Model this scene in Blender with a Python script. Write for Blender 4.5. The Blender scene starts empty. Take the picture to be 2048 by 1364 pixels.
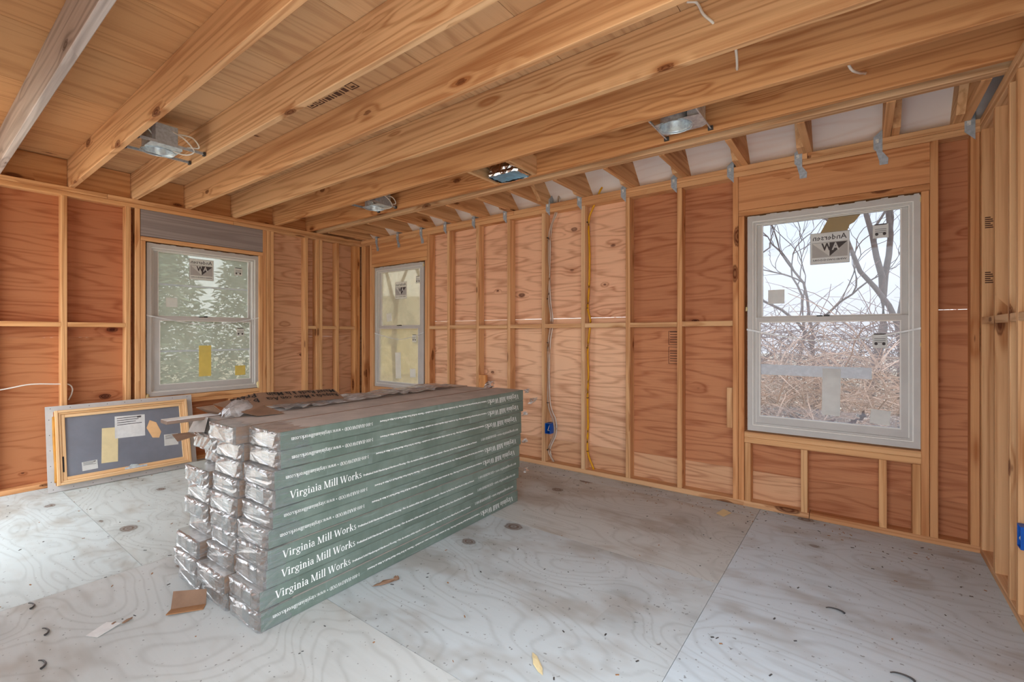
import bpy, math, random
from mathutils import Matrix, Vector
R = math.radians
rnd = random.Random(7)
SC = bpy.context.scene
COL = SC.collection

# ---------------------------------------------------------------- camera, sky, exposure
cam_d = bpy.data.cameras.new('camera'); cam = bpy.data.objects.new('camera', cam_d); COL.objects.link(cam)
cam_d.sensor_width = 36; cam_d.lens = 36 * 928 / 2048; cam_d.shift_y = -14 / 2048
cam_d.clip_start = 0.05; cam_d.clip_end = 300
cam.location = (0, 0, 1.222); cam.rotation_euler = (R(90), 0, math.atan2(.6, .8))
SC.camera = cam
SC.view_settings.view_transform = 'Standard'; SC.view_settings.look = 'None'
SC.view_settings.gamma = 1; SC.view_settings.use_curve_mapping = False
SC.view_settings.exposure = 1.98
SC.cycles.max_bounces = 9; SC.cycles.diffuse_bounces = 4; SC.cycles.glossy_bounces = 2; SC.cycles.transparent_max_bounces = 14
SC.cycles.caustics_reflective = False; SC.cycles.caustics_refractive = False
SC.cycles.use_adaptive_sampling = True; SC.cycles.adaptive_threshold = .025
SC.cycles.use_denoising = True

world = bpy.data.worlds.new('sky'); SC.world = world; world.use_nodes = True
wn = world.node_tree; wn.nodes.clear()
w_tc = wn.nodes.new('ShaderNodeTexCoord'); w_sep = wn.nodes.new('ShaderNodeSeparateXYZ')
w_rmp = wn.nodes.new('ShaderNodeValToRGB'); w_bg = wn.nodes.new('ShaderNodeBackground'); w_out = wn.nodes.new('ShaderNodeOutputWorld')
wn.links.new(w_tc.outputs['Generated'], w_sep.inputs[0]); wn.links.new(w_sep.outputs[2], w_rmp.inputs[0])
wn.links.new(w_rmp.outputs[0], w_bg.inputs[0]); wn.links.new(w_bg.outputs[0], w_out.inputs[0])
e = w_rmp.color_ramp.elements
e[0].position = 0.0; e[0].color = (.38, .37, .37, 1)
e[1].position = 1.0; e[1].color = (.90, .96, 1.0, 1)
m_ = e.new(.45); m_.color = (.55, .61, .68, 1)
w_bg.inputs[1].default_value = 2.2

# ---------------------------------------------------------------- measures (metres)
D = 3.63            # room face of the long wall's studs
XL = -5.16          # room face of the left wall's studs
XR = .535           # room face of the right wall's studs
HT = 2.422          # top of the top plates
T = .038            # board thickness
S = .089            # stud depth
YB = -1.6           # how far the floor is built behind the viewer
YW = -.42           # where the walls and ceiling stop behind the viewer

# ---------------------------------------------------------------- node helpers
def nd(nt, t, ins=None, **props):
    n = nt.nodes.new(t)
    for k, v in props.items(): setattr(n, k, v)
    for k, v in (ins or {}).items():
        s = n.inputs[k]
        if isinstance(v, bpy.types.NodeSocket): nt.links.new(v, s)
        else: s.default_value = v
    return n
def ma(nt, op, a, b=0.0, c=0.0, clamp=False):
    return nd(nt, 'ShaderNodeMath', {0: a, 1: b, 2: c}, operation=op, use_clamp=clamp).outputs[0]
def mr(nt, v, a, b, c=0.0, d=1.0, smooth=True):
    return nd(nt, 'ShaderNodeMapRange', {0: v, 1: a, 2: b, 3: c, 4: d}, interpolation_type='SMOOTHSTEP' if smooth else 'LINEAR').outputs[0]
def mx(nt, f, a, b, blend='MIX'):
    n = nd(nt, 'ShaderNodeMix', data_type='RGBA', blend_type=blend)
    for k, v in ((0, f), (6, a), (7, b)):
        s = n.inputs[k]
        if isinstance(v, bpy.types.NodeSocket): nt.links.new(v, s)
        else: s.default_value = v if k == 0 else (tuple(v) + (1,))[:4]
    return n.outputs[2]
def mp(nt, v, sc, loc=(0, 0, 0)):
    return nd(nt, 'ShaderNodeMapping', {'Vector': v, 'Scale': sc, 'Location': loc}).outputs[0]
def noise(nt, v, scale=1, detail=2, rough=.5, dist=0):
    return nd(nt, 'ShaderNodeTexNoise', {'Vector': v, 'Scale': scale, 'Detail': detail, 'Roughness': rough, 'Distortion': dist}).outputs[0]
def newmat(name):
    m = bpy.data.materials.new(name); m.use_nodes = True; nt = m.node_tree; nt.nodes.clear()
    return m, nt, nd(nt, 'ShaderNodeOutputMaterial')
def srgb(r, g, b):
    f = lambda c: (c / 255 / 12.92) if c / 255 <= .04045 else ((c / 255 + .055) / 1.055) ** 2.4
    return (f(r), f(g), f(b))
def coords(nt, kx=17.3, ky=9.1, kz=23.7):
    tc = nd(nt, 'ShaderNodeTexCoord'); oi = nd(nt, 'ShaderNodeObjectInfo')
    o = nd(nt, 'ShaderNodeCombineXYZ', {0: ma(nt, 'MULTIPLY', oi.outputs['Random'], kx), 1: ma(nt, 'MULTIPLY', oi.outputs['Random'], ky), 2: ma(nt, 'MULTIPLY', oi.outputs['Random'], kz)})
    p = nd(nt, 'ShaderNodeVectorMath', {0: tc.outputs['Object'], 1: o.outputs[0]}, operation='ADD').outputs[0]
    return p, oi

def wood(name, light, dark, knot, grain=(.5, 9), freq=38, line=.5, fine=(3, 120), fineamt=.35, low=.35, kscale=(1.6, 6), kr=.16, kden=.4,
         flat=False, rough=.75, dirt=None, lineexp=2.0, bump=.15):
    m, nt, out = newmat(name)
    p, oi = coords(nt)
    fz = 0.0 if flat else 1.0
    f = noise(nt, mp(nt, p, (fine[0], fine[1], fine[1] * (fz if fz else 1))), 1, 2, .6)
    kv = nd(nt, 'ShaderNodeTexVoronoi', {'Vector': mp(nt, p, (kscale[0], kscale[1], kscale[1] * fz)), 'Scale': 1.0, 'Randomness': 1.0})
    ks = nd(nt, 'ShaderNodeSeparateColor', {0: kv.outputs['Color']})
    sel = ma(nt, 'GREATER_THAN', ks.outputs[0], 1 - kden)
    rad = ma(nt, 'MULTIPLY_ADD', ks.outputs[1], kr * .9, kr * .45)
    kd = ma(nt, 'DIVIDE', ma(nt, 'MULTIPLY_ADD', ma(nt, 'SUBTRACT', f, .5), kr * .6, kv.outputs['Distance']), rad)
    kmask = ma(nt, 'MULTIPLY', mr(nt, kd, 1.05, .75), sel)
    halo = ma(nt, 'MULTIPLY', mr(nt, kd, 3.2, .7), sel)
    g = mp(nt, p, (grain[0], grain[1], grain[1] * fz))
    n1 = noise(nt, g, 1, 1.5, .45, .3)
    c = ma(nt, 'SINE', ma(nt, 'MULTIPLY', ma(nt, 'MULTIPLY_ADD', halo, .09, n1), freq))
    c = ma(nt, 'POWER', ma(nt, 'MULTIPLY_ADD', c, .5, .5), lineexp)
    lo = noise(nt, mp(nt, p, (.6, 1.7, 1.7 * fz)), 1.3, 1)
    t = ma(nt, 'MULTIPLY', c, line)
    t = ma(nt, 'MULTIPLY_ADD', ma(nt, 'SUBTRACT', f, .5), fineamt * 2, t)
    t = ma(nt, 'MULTIPLY_ADD', ma(nt, 'SUBTRACT', lo, .5), low * 2, t)
    t = ma(nt, 'MULTIPLY_ADD', halo, .35, t, clamp=True)
    col = mx(nt, t, light, dark)
    ring = ma(nt, 'MULTIPLY_ADD', ma(nt, 'SINE', ma(nt, 'MULTIPLY', kd, 16)), .2, .8)
    col = mx(nt, ma(nt, 'MULTIPLY', kmask, ring), col, knot)
    if dirt:
        dn = noise(nt, mp(nt, p, (1.2, 2.2, 1.0)), 1.6, 3, .65)
        col = mx(nt, mr(nt, dn, .48, .72, 0, dirt[1]), col, dirt[0])
        sp = noise(nt, p, 60, 1, .5)
        col = mx(nt, mr(nt, sp, .70, .76, 0, .55), col, (.06, .05, .045))
    col = mx(nt, 1.0, col, oi.outputs['Color'], 'MULTIPLY')
    b = nd(nt, 'ShaderNodeBump', {'Strength': bump, 'Distance': .002, 'Height': f})
    bs = nd(nt, 'ShaderNodeBsdfPrincipled', {'Base Color': col, 'Roughness': rough, 'Normal': b.outputs[0], 'Specular IOR Level': .25})
    nt.links.new(bs.outputs[0], out.inputs[0])
    return m

def plain(name, col, rough=.6, metal=0.0, var=.12, nscale=12, bump=0.0, spec=.4, tint=False):
    m, nt, out = newmat(name)
    p, oi = coords(nt)
    n = noise(nt, p, nscale, 4, .6)
    c = mx(nt, mr(nt, n, .3, .7), tuple(x * (1 - var) for x in col), tuple(min(1, x * (1 + var)) for x in col))
    if tint: c = mx(nt, 1.0, c, oi.outputs['Color'], 'MULTIPLY')
    ins = {'Base Color': c, 'Roughness': rough, 'Metallic': metal, 'Specular IOR Level': spec}
    if bump: ins['Normal'] = nd(nt, 'ShaderNodeBump', {'Strength': bump, 'Distance': .004, 'Height': n}).outputs[0]
    bs = nd(nt, 'ShaderNodeBsdfPrincipled', ins); nt.links.new(bs.outputs[0], out.inputs[0])
    return m

def film(name, col, clear=.7, rough=.15, scale=(30, 30, 30), amp=.3, gloss=.25, bump=.5, lo=.0, tint=(.97, .98, .98)):
    """thin clear plastic or glass: see-through, with a little white scatter and gloss"""
    m, nt, out = newmat(name)
    p, oi = coords(nt)
    n = noise(nt, mp(nt, p, scale), 1, 4, .65, .4)
    fac = ma(nt, 'ADD', mr(nt, n, .42, .68, 0, amp), 1 - clear, clamp=True)
    bmp = nd(nt, 'ShaderNodeBump', {'Strength': bump, 'Distance': .006, 'Height': n})
    tr = nd(nt, 'ShaderNodeBsdfTransparent', {'Color': tuple(tint) + (1,)})
    df = nd(nt, 'ShaderNodeBsdfDiffuse', {'Color': tuple(col) + (1,)})
    tl = nd(nt, 'ShaderNodeBsdfTranslucent', {'Color': tuple(col) + (1,)})
    gl = nd(nt, 'ShaderNodeBsdfGlossy', {'Roughness': rough, 'Color': (1, 1, 1, 1), 'Normal': bmp.outputs[0]})
    sc = nd(nt, 'ShaderNodeMixShader', {0: .5, 1: df.outputs[0], 2: tl.outputs[0]})
    a = nd(nt, 'ShaderNodeMixShader', {0: fac, 1: tr.outputs[0], 2: sc.outputs[0]})
    fr = nd(nt, 'ShaderNodeFresnel', {'IOR': 1.45})
    gf = ma(nt, 'ADD', ma(nt, 'MULTIPLY', fr.outputs[0], gloss * 2), lo, clamp=True)
    b = nd(nt, 'ShaderNodeMixShader', {0: gf, 1: a.outputs[0], 2: gl.outputs[0]})
    nt.links.new(b.outputs[0], out.inputs[0])
    return m

LUM = wood('lumber', srgb(232, 196, 156), srgb(182, 128, 84), srgb(104, 58, 32), grain=(.35, 11), freq=34, line=.5, fineamt=.42, kscale=(3.0, 9), kr=.19, kden=.34)
JOI = wood('joist lumber', srgb(230, 194, 154), srgb(178, 126, 84), srgb(108, 62, 34), grain=(.30, 9), freq=54, line=.6, fineamt=.42, kscale=(2.6, 6.5), kr=.15, kden=.36)
PLY = wood('wall plywood', srgb(230, 192, 160), srgb(170, 112, 80), srgb(82, 40, 28), grain=(.8, 5.5), freq=60, line=.46, lineexp=3, fine=(5, 90), fineamt=.48,
           kscale=(3.2, 5.6), kr=.115, kden=.46, flat=True)
CEI = wood('ceiling plywood', srgb(216, 178, 138), srgb(168, 122, 84), srgb(84, 48, 26), grain=(.5, 5), freq=50, line=.4, lineexp=3, fine=(5, 110), fineamt=.35,
           kscale=(2.2, 5), kr=.06, kden=.3, flat=True)
FLO = wood('floor plywood', srgb(204, 214, 218), srgb(156, 162, 162), srgb(112, 94, 84), grain=(1.0, 2.2), freq=120, line=.26, lineexp=6, fine=(4, 40), fineamt=.16, low=.28,
           kscale=(3.0, 4.0), kr=.16, kden=.5, flat=True, dirt=(srgb(150, 138, 122), .5), rough=.62, bump=.1)
ROO = wood('roof plywood', srgb(250, 240, 234), srgb(236, 214, 202), srgb(120, 70, 44), grain=(.5, 4), freq=44, line=.35, lineexp=3, fine=(4, 70), fineamt=.2,  # near-white colour stands in for daylight on the roof underside
           kscale=(2.6, 5), kr=.045, kden=.35, flat=True)
WJO = wood('weathered joist lumber', srgb(214, 202, 194), srgb(160, 146, 138), srgb(110, 92, 82), grain=(.30, 7), freq=46, line=.55, kscale=(2, 5), kr=.16, kden=.4)
GRY = wood('weathered board', srgb(162, 152, 148), srgb(122, 112, 110), srgb(76, 66, 62), grain=(.35, 11), freq=40, line=.5, kscale=(1.6, 6), kr=.14, kden=.35)
VIN = plain('window vinyl', srgb(198, 196, 192), .42, var=.05, nscale=5)
VINW = plain('window vinyl edge', srgb(236, 234, 228), .35, var=.03)
def paper(name, col, tl=.55):
    m, nt, out = newmat(name); p, oi = coords(nt); n = noise(nt, p, 20, 3)
    c = mx(nt, mr(nt, n, .3, .7), tuple(x * .94 for x in col), col)
    df = nd(nt, 'ShaderNodeBsdfDiffuse', {'Color': c}); t_ = nd(nt, 'ShaderNodeBsdfTranslucent', {'Color': c})
    s = nd(nt, 'ShaderNodeMixShader', {0: tl, 1: df.outputs[0], 2: t_.outputs[0]}); nt.links.new(s.outputs[0], out.inputs[0]); return m
STK = paper('sticker paper', srgb(246, 246, 242), .4)
PAPT = paper('tan torn paper', srgb(236, 214, 176), .6)
STG = paper('sticker grey print', srgb(200, 198, 194), .15)
STD = paper('sticker dark print', srgb(92, 88, 88), .1)
STY = paper('yellow film label', srgb(252, 234, 150), .5)
INK = plain('black ink', (.02, .02, .02), .7, var=.1)
STAMP = plain('faded stamp ink', srgb(92, 60, 44), .8, var=.15)
LCK = plain('black latch', (.012, .012, .012), .4)
GALV = plain('galvanized steel', (.70, .80, .90), .38, .55, var=.2, nscale=40, bump=.1)
TIE = plain('galvanized tie', (.46, .53, .60), .45, .5, var=.15, nscale=60)
DKST = plain('dark steel', (.10, .10, .10), .5, .6, var=.2)
FOIL = plain('aluminium foil', (.80, .82, .84), .2, 1.0, var=.1, nscale=30, bump=.9)
BLUF = plain('blue protective film', srgb(120, 168, 196), .25, 0, var=.15, nscale=9, bump=.4)
NMW = plain('white cable jacket', srgb(232, 226, 216), .45, var=.05)
NMY = plain('yellow cable jacket', srgb(224, 164, 14), .45, var=.08)
NMG = plain('grey cable jacket', srgb(190, 168, 150), .5, var=.06)
BLU = plain('blue plastic', srgb(16, 92, 190), .4, var=.1)
FOAM = plain('cured foam', srgb(232, 214, 160), .8, var=.12, nscale=30, bump=.6)
CARD = plain('cardboard', srgb(140, 112, 92), .85, var=.12, nscale=9, bump=.1, spec=.15)
CARDL = plain('cardboard inside', srgb(160, 118, 84), .85, var=.08, nscale=20, spec=.15)
DUST = plain('dusty cardboard', srgb(186, 180, 174), .8, var=.12, nscale=7, bump=.1, spec=.2)
ENDC = plain('carton end cardboard', srgb(120, 113, 106), .6, var=.15, nscale=14, bump=.15, spec=.3)
TAPE = plain('clear packing tape', srgb(122, 128, 126), .25, var=.1, nscale=16)
PALE = plain('pale carton label', srgb(160, 152, 144), .5, var=.06)
INKW = plain('white carton print', srgb(250, 252, 250), .55, var=.03)
PLANK = plain('finished plank', srgb(244, 244, 244), .3, var=.06, nscale=9)
PLANKU = plain('plank underside', srgb(140, 118, 104), .7, var=.1)
PINE = wood('sash pine', srgb(238, 202, 156), srgb(206, 152, 96), srgb(150, 90, 44), grain=(.3, 14), freq=30, line=.4, kscale=(1, 5), kr=.1, kden=.15, rough=.5)
FLNG = plain('sash nailing flange', srgb(190, 188, 186), .5, var=.05)
SCRN = plain('sash glazing grey', srgb(124, 128, 138), .18, var=.1, nscale=3, spec=.6)
PAPR = plain('wrinkled paper', srgb(222, 222, 220), .75, var=.06, nscale=22, bump=.5)
PAPY = plain('cream paper', srgb(224, 206, 160), .75, var=.05, nscale=14, bump=.4)
LEAF = plain('dry leaf', srgb(150, 62, 26), .7, var=.35, nscale=30)
BARK = plain('bare bark', srgb(112, 98, 92), .9, var=.25, nscale=14, bump=.6)
TWIG = plain('dry twigs', srgb(200, 168, 146), .9, var=.3, nscale=3)
TWIGD = plain('dark twigs', srgb(140, 110, 102), .9, var=.3, nscale=3)
GRND = plain('leaf litter ground', srgb(168, 150, 128), .95, var=.3, nscale=6, bump=.6)
EVG = plain('evergreen needles', srgb(116, 122, 98), .8, var=.4, nscale=4)
SID = plain('cream siding', srgb(226, 212, 172), .7, var=.04, nscale=3)
ROOFM = plain('shingles', srgb(140, 130, 116), .8, var=.2, nscale=20)
HGLS = plain('far window glass', srgb(120, 122, 116), .2, var=.1)
TRIMW = plain('exterior white trim', srgb(216, 206, 176), .5, var=.04)
WRAP = film('shrink wrap', (.54, .57, .60), clear=.93, rough=.25, scale=(12, 9, 60), amp=.34, gloss=.14, bump=.7, lo=.03)
SHEET = film('loose plastic sheet', (.84, .85, .86), clear=.55, rough=.2, scale=(30, 8, 30), amp=.4, gloss=.4, bump=.8, lo=.06)
PANE = {1: film('hazy pane', (.60, .60, .50), clear=.64, rough=.03, scale=(3, 3, 3), amp=.08, gloss=.4, bump=.0, tint=(.56, .58, .56)),  # pane tints are added to dim the bright outdoors behind the glass
        2: film('hazier pane', (.92, .84, .62), clear=.76, rough=.03, scale=(3, 3, 3), amp=.12, gloss=.4, bump=.0, tint=(.70, .68, .60)),
        3: film('tinted pane', (.8, .8, .8), clear=.965, rough=.03, scale=(3, 3, 3), amp=.05, gloss=.4, bump=.0, tint=(.50, .52, .55))}
TAPEF = film('tape on glass', (.90, .94, .98), clear=.35, rough=.2, amp=.1, gloss=.2, bump=.1)
CORDM = plain('clear plastic cord', srgb(226, 230, 230), .3)

def carton_green():
    m, nt, out = newmat('printed green carton')
    p, oi = coords(nt)
    n = noise(nt, mp(nt, p, (1, 3, 1)), 1.5, 5, .6)
    s = noise(nt, mp(nt, p, (6, 5, 60)), 1, 3, .6, .6)
    v = noise(nt, mp(nt, p, (6, 40, 5)), 1, 3, .6, .6)
    col = mx(nt, mr(nt, n, .3, .7), srgb(98, 114, 104), srgb(120, 136, 127))
    col = mx(nt, mr(nt, s, .56, .78, 0, .35), col, srgb(168, 184, 182))  # pale lengthwise streaks: shrink-wrap sheen painted into the colour
    col = mx(nt, mr(nt, v, .60, .80, 0, .20), col, srgb(170, 184, 184))  # upright streaks of the same painted sheen
    b = nd(nt, 'ShaderNodeBump', {'Strength': .25, 'Distance': .003, 'Height': s})
    bs = nd(nt, 'ShaderNodeBsdfPrincipled', {'Base Color': col, 'Roughness': .30, 'Specular IOR Level': .6, 'Normal': b.outputs[0]})
    nt.links.new(bs.outputs[0], out.inputs[0]); return m
GREEN = carton_green()

# ---------------------------------------------------------------- mesh helpers
class MB:
    def __init__(s): s.v = []; s.f = []; s.m = []
    def add(s, vs, fs, mi=0):
        o = len(s.v); s.v += [tuple(v) for v in vs]
        for f in fs: s.f.append(tuple(i + o for i in f)); s.m.append(mi)
        return s
    def box(s, a, b, mi=0):
        x0, y0, z0 = a; x1, y1, z1 = b
        return s.add([(x0, y0, z0), (x1, y0, z0), (x1, y1, z0), (x0, y1, z0), (x0, y0, z1), (x1, y0, z1), (x1, y1, z1), (x0, y1, z1)],
                     [(0, 3, 2, 1), (4, 5, 6, 7), (0, 1, 5, 4), (1, 2, 6, 5), (2, 3, 7, 6), (3, 0, 4, 7)], mi)
    def prism(s, poly, z0, z1, mi=0):
        n = len(poly)
        a = sum(poly[i][0] * poly[(i + 1) % n][1] - poly[(i + 1) % n][0] * poly[i][1] for i in range(n))
        if a < 0: poly = poly[::-1]
        vs = [(x, y, z0) for x, y in poly] + [(x, y, z1) for x, y in poly]
        return s.add(vs, [tuple(range(n))[::-1], tuple(range(n, 2 * n))] + [(i, (i + 1) % n, n + (i + 1) % n, n + i) for i in range(n)], mi)
    def rod(s, L, w, h, ch=.003, mi=0):
        """board along local X, centred, with eased long edges"""
        w /= 2; h /= 2
        pr = [(-w + ch, -h), (w - ch, -h), (w, -h + ch), (w, h - ch), (w - ch, h), (-w + ch, h), (-w, h - ch), (-w, -h + ch)]
        vs = [(-L / 2, y, z) for y, z in pr] + [(L / 2, y, z) for y, z in pr]
        return s.add(vs, [tuple(range(8))[::-1], tuple(range(8, 16))] + [(i, (i + 1) % 8, 8 + (i + 1) % 8, 8 + i) for i in range(8)], mi)
    def tube(s, pts, r, n=6, mi=0, cap=True, taper=None):
        pts = [Vector(p) for p in pts]; rings = []
        for i, p in enumerate(pts):
            d = (pts[min(i + 1, len(pts) - 1)] - pts[max(i - 1, 0)]).normalized()
            u = d.cross(Vector((0, 0, 1)))
            if u.length < .05: u = d.cross(Vector((1, 0, 0)))
            u.normalize(); w = d.cross(u)
            rr = r if taper is None else r + (taper - r) * i / (len(pts) - 1)
            rings.append([p + (u * math.cos(2 * math.pi * k / n) + w * math.sin(2 * math.pi * k / n)) * rr for k in range(n)])
        vs = [v for q in rings for v in q]; fs = []
        for i in range(len(pts) - 1):
            for k in range(n): fs.append((i * n + k, i * n + (k + 1) % n, (i + 1) * n + (k + 1) % n, (i + 1) * n + k))
        if cap: fs += [tuple(range(n))[::-1], tuple(range((len(pts) - 1) * n, len(pts) * n))]
        return s.add(vs, fs, mi)
    def data(s, name, mats, smooth=False):
        me = bpy.data.meshes.new(name); me.from_pydata(s.v, [], s.f)
        for m in mats: me.materials.append(m)
        if len(mats) > 1: me.polygons.foreach_set('material_index', s.m)
        if smooth: me.polygons.foreach_set('use_smooth', [True] * len(me.polygons))
        me.update(); return me

def crv(pts, k=6):
    """smooth path through points"""
    P = [Vector(p) for p in pts]; P = [P[0] * 2 - P[1]] + P + [P[-1] * 2 - P[-2]]; out = []
    for i in range(1, len(P) - 2):
        for j in range(k):
            t = j / k; a, b, c, d = P[i - 1], P[i], P[i + 1], P[i + 2]
            out.append(.5 * ((2 * b) + (c - a) * t + (2 * a - 5 * b + 4 * c - d) * t * t + (3 * b - a - 3 * c + d) * t ** 3))
    return out + [P[-2]]

def wm(o): return (wm(o.parent) @ o.matrix_basis) if o.parent else o.matrix_basis.copy()
def link(name, data, parent=None, mat=None, col=None):
    o = bpy.data.objects.new(name, data); COL.objects.link(o)
    W = mat or Matrix()
    if parent: o.parent = parent; W = wm(parent).inverted() @ W
    o.matrix_basis = W
    if col: o.color = tuple(col) + (1,)
    return o
def obj(name, mb, mats, parent=None, mat=None, smooth=False, col=None):
    if not isinstance(mats, (list, tuple)): mats = [mats]
    return link(name, mb.data(name, mats, smooth), parent, mat, col)
def empty(name, loc=(0, 0, 0), rz=0, mat=None):
    o = bpy.data.objects.new(name, None); COL.objects.link(o); o.empty_display_size = .1
    o.matrix_basis = mat or (Matrix.Translation(loc) @ Matrix.Rotation(rz, 4, 'Z')); return o
def tag(o, label, cat, group=None):
    o['label'] = label; o['category'] = cat
    if group: o['group'] = group
    return o
def struct(o, label=None, cat=None):
    o['kind'] = 'structure'
    if label: o['label'] = label
    if cat: o['category'] = cat
    return o
def axes(o, x, y):
    x = Vector(x).normalized(); y = Vector(y); y = (y - x * y.dot(x)).normalized(); z = x.cross(y)
    return Matrix(((x[0], y[0], z[0], o[0]), (x[1], y[1], z[1], o[1]), (x[2], y[2], z[2], o[2]), (0, 0, 0, 1)))
_rods = {}
def board(name, a, b, m, parent, col=None, ch=.003):
    """axis-aligned board from corner a to corner b; its grain runs along the longest side"""
    d = [b[i] - a[i] for i in range(3)]; c = [(a[i] + b[i]) / 2 for i in range(3)]
    k = max(range(3), key=lambda i: d[i])
    if k == 0: M = axes(c, (1, 0, 0), (0, 1, 0)); L, w, h = d[0], d[1], d[2]
    elif k == 1: M = axes(c, (0, 1, 0), (-1, 0, 0)); L, w, h = d[1], d[0], d[2]
    else: M = axes(c, (0, 0, 1), (1, 0, 0)); L, w, h = d[2], d[0], d[1]
    key = (round(L, 4), round(w, 4), round(h, 4), m.name)
    if key not in _rods: _rods[key] = MB().rod(L, w, h, ch).data(name, [m])
    return link(name, _rods[key], parent, M, col)
def jit(base, amt=.10):
    k = 1 + rnd.uniform(-amt, amt); h = rnd.uniform(-.04, .04)
    return (base[0] * k, base[1] * k * (1 - h), base[2] * k * (1 - 2 * h))
def panel(name, rects, th, M, m, parent, col=None):
    mb = MB()
    for x0, x1, y0, y1 in rects: mb.box((x0, y0, 0), (x1, y1, th))
    return obj(name, mb, m, parent, M, col=col)
def minus(x0, x1, y0, y1, hole):
    hx0, hx1, hy0, hy1 = hole
    ax, bx, ay, by = max(x0, hx0), min(x1, hx1), max(y0, hy0), min(y1, hy1)
    if ax >= bx or ay >= by: return [(x0, x1, y0, y1)]
    r = [(x0, ax, y0, y1), (bx, x1, y0, y1), (ax, bx, y0, ay), (ax, bx, by, y1)]
    return [q for q in r if q[1] - q[0] > .002 and q[3] - q[2] > .002]

# ---------------------------------------------------------------- floor
fl = struct(empty('floor'), 'grey weathered plywood subfloor with scattered debris', 'floor')
G = .0011
for (x0, x1, y0, y1) in ((-5.4, -3.03, YB, -.43), (-5.4, -3.03, -.43, .788), (-5.4, -3.03, .788, 2.01), (-5.4, -3.03, 2.01, 3.23), (-5.4, -3.03, 3.23, 3.80),
                         (-3.03, -.556, YB, -.02), (-3.03, -.556, -.02, 1.2), (-3.03, -.556, 1.2, 2.42), (-3.03, -.556, 2.42, 3.45), (-3.03, -.556, 3.45, 3.80),
                         (-.556, 1.0, YB, .10), (-.556, 1.0, .10, 3.45), (-.556, 1.0, 3.45, 3.80)):
    cx, cy = (x0 + x1) / 2, (y0 + y1) / 2; w, h = (x1 - x0) / 2 - G, (y1 - y0) / 2 - G
    panel('plywood_sheet', [(-w, w, -h, h)], .019, Matrix.Translation((cx, cy, -.019)), FLO, fl, col=jit((.99, .96, .89) if x1 < -3 else ((.95, .92, .89) if x1 < -.5 else (1.0, 1.01, 1.03)), .03))
obj('joint_backing', MB().box((-5.4, YB, -.2), (1.0, 3.8, -.022)), STAMP, fl)

# ---------------------------------------------------------------- ceiling: joists, subfloor above, rim boards, beam, lookouts, roof sheets
ce = struct(empty('ceiling', (0, 0, HT)), 'open ceiling of wooden joists under plywood subfloor', 'ceiling')
JY = (-.38, .03, .445, .859, 1.272, 1.682, 2.099, 2.525, 2.907)
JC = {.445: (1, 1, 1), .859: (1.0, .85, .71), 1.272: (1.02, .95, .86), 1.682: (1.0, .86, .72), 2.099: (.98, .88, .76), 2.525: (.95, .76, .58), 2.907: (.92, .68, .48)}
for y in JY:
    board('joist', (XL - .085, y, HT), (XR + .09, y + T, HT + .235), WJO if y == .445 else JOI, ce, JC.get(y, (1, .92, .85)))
ZC = HT + .236
xs = [-5.25, -4.42, -3.81, -3.09, -2.47, -1.86, -1.25, -.64, -.03, .62]
for i in range(len(xs) - 1):
    x0, x1 = xs[i] + .0015, xs[i + 1] - .0015
    for (y0, y1) in ((YW, .87), (.872, 3.06)):
        M = axes(((x0 + x1) / 2, (y0 + y1) / 2, ZC), (0, 1, 0), (-1, 0, 0))
        c = jit((.90, .72, .55), .10) if y0 < 0 else jit((.97, .90, .82), .07)
        panel('plywood_sheet', [(-(y1 - y0) / 2 + .001, (y1 - y0) / 2 - .001, -(x1 - x0) / 2, (x1 - x0) / 2)], .018, M, CEI, ce, col=c)
obj('leak_stop_backing', MB().box((-5.25, YW, ZC + .019), (.62, 3.06, ZC + .04)), STAMP, ce)  # added board that blocks sky light above the joints, dark behind them
JY = JY + (3.022,)
for i in range(len(JY) - 1):
    board('rim_board', (XL - .089, JY[i] + T + .002, HT + .001), (XL - .055, JY[i + 1] - .002, HT + .232), LUM, ce, jit((.82, .60, .42), .10))
    board('rim_board', (XR + .055, JY[i] + T + .002, HT + .001), (XR + .089, JY[i + 1] - .002, HT + .232), LUM, ce, jit((.82, .60, .42), .10))
board('beam', (XL - .085, 3.022, HT), (XR + .09, 3.067, HT + .235), JOI, ce, (1.0, .97, .92))
board('beam', (XL - .085, 3.069, HT + .004), (XR + .09, 3.100, HT + .235), JOI, ce, (.93, .86, .78))
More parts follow.
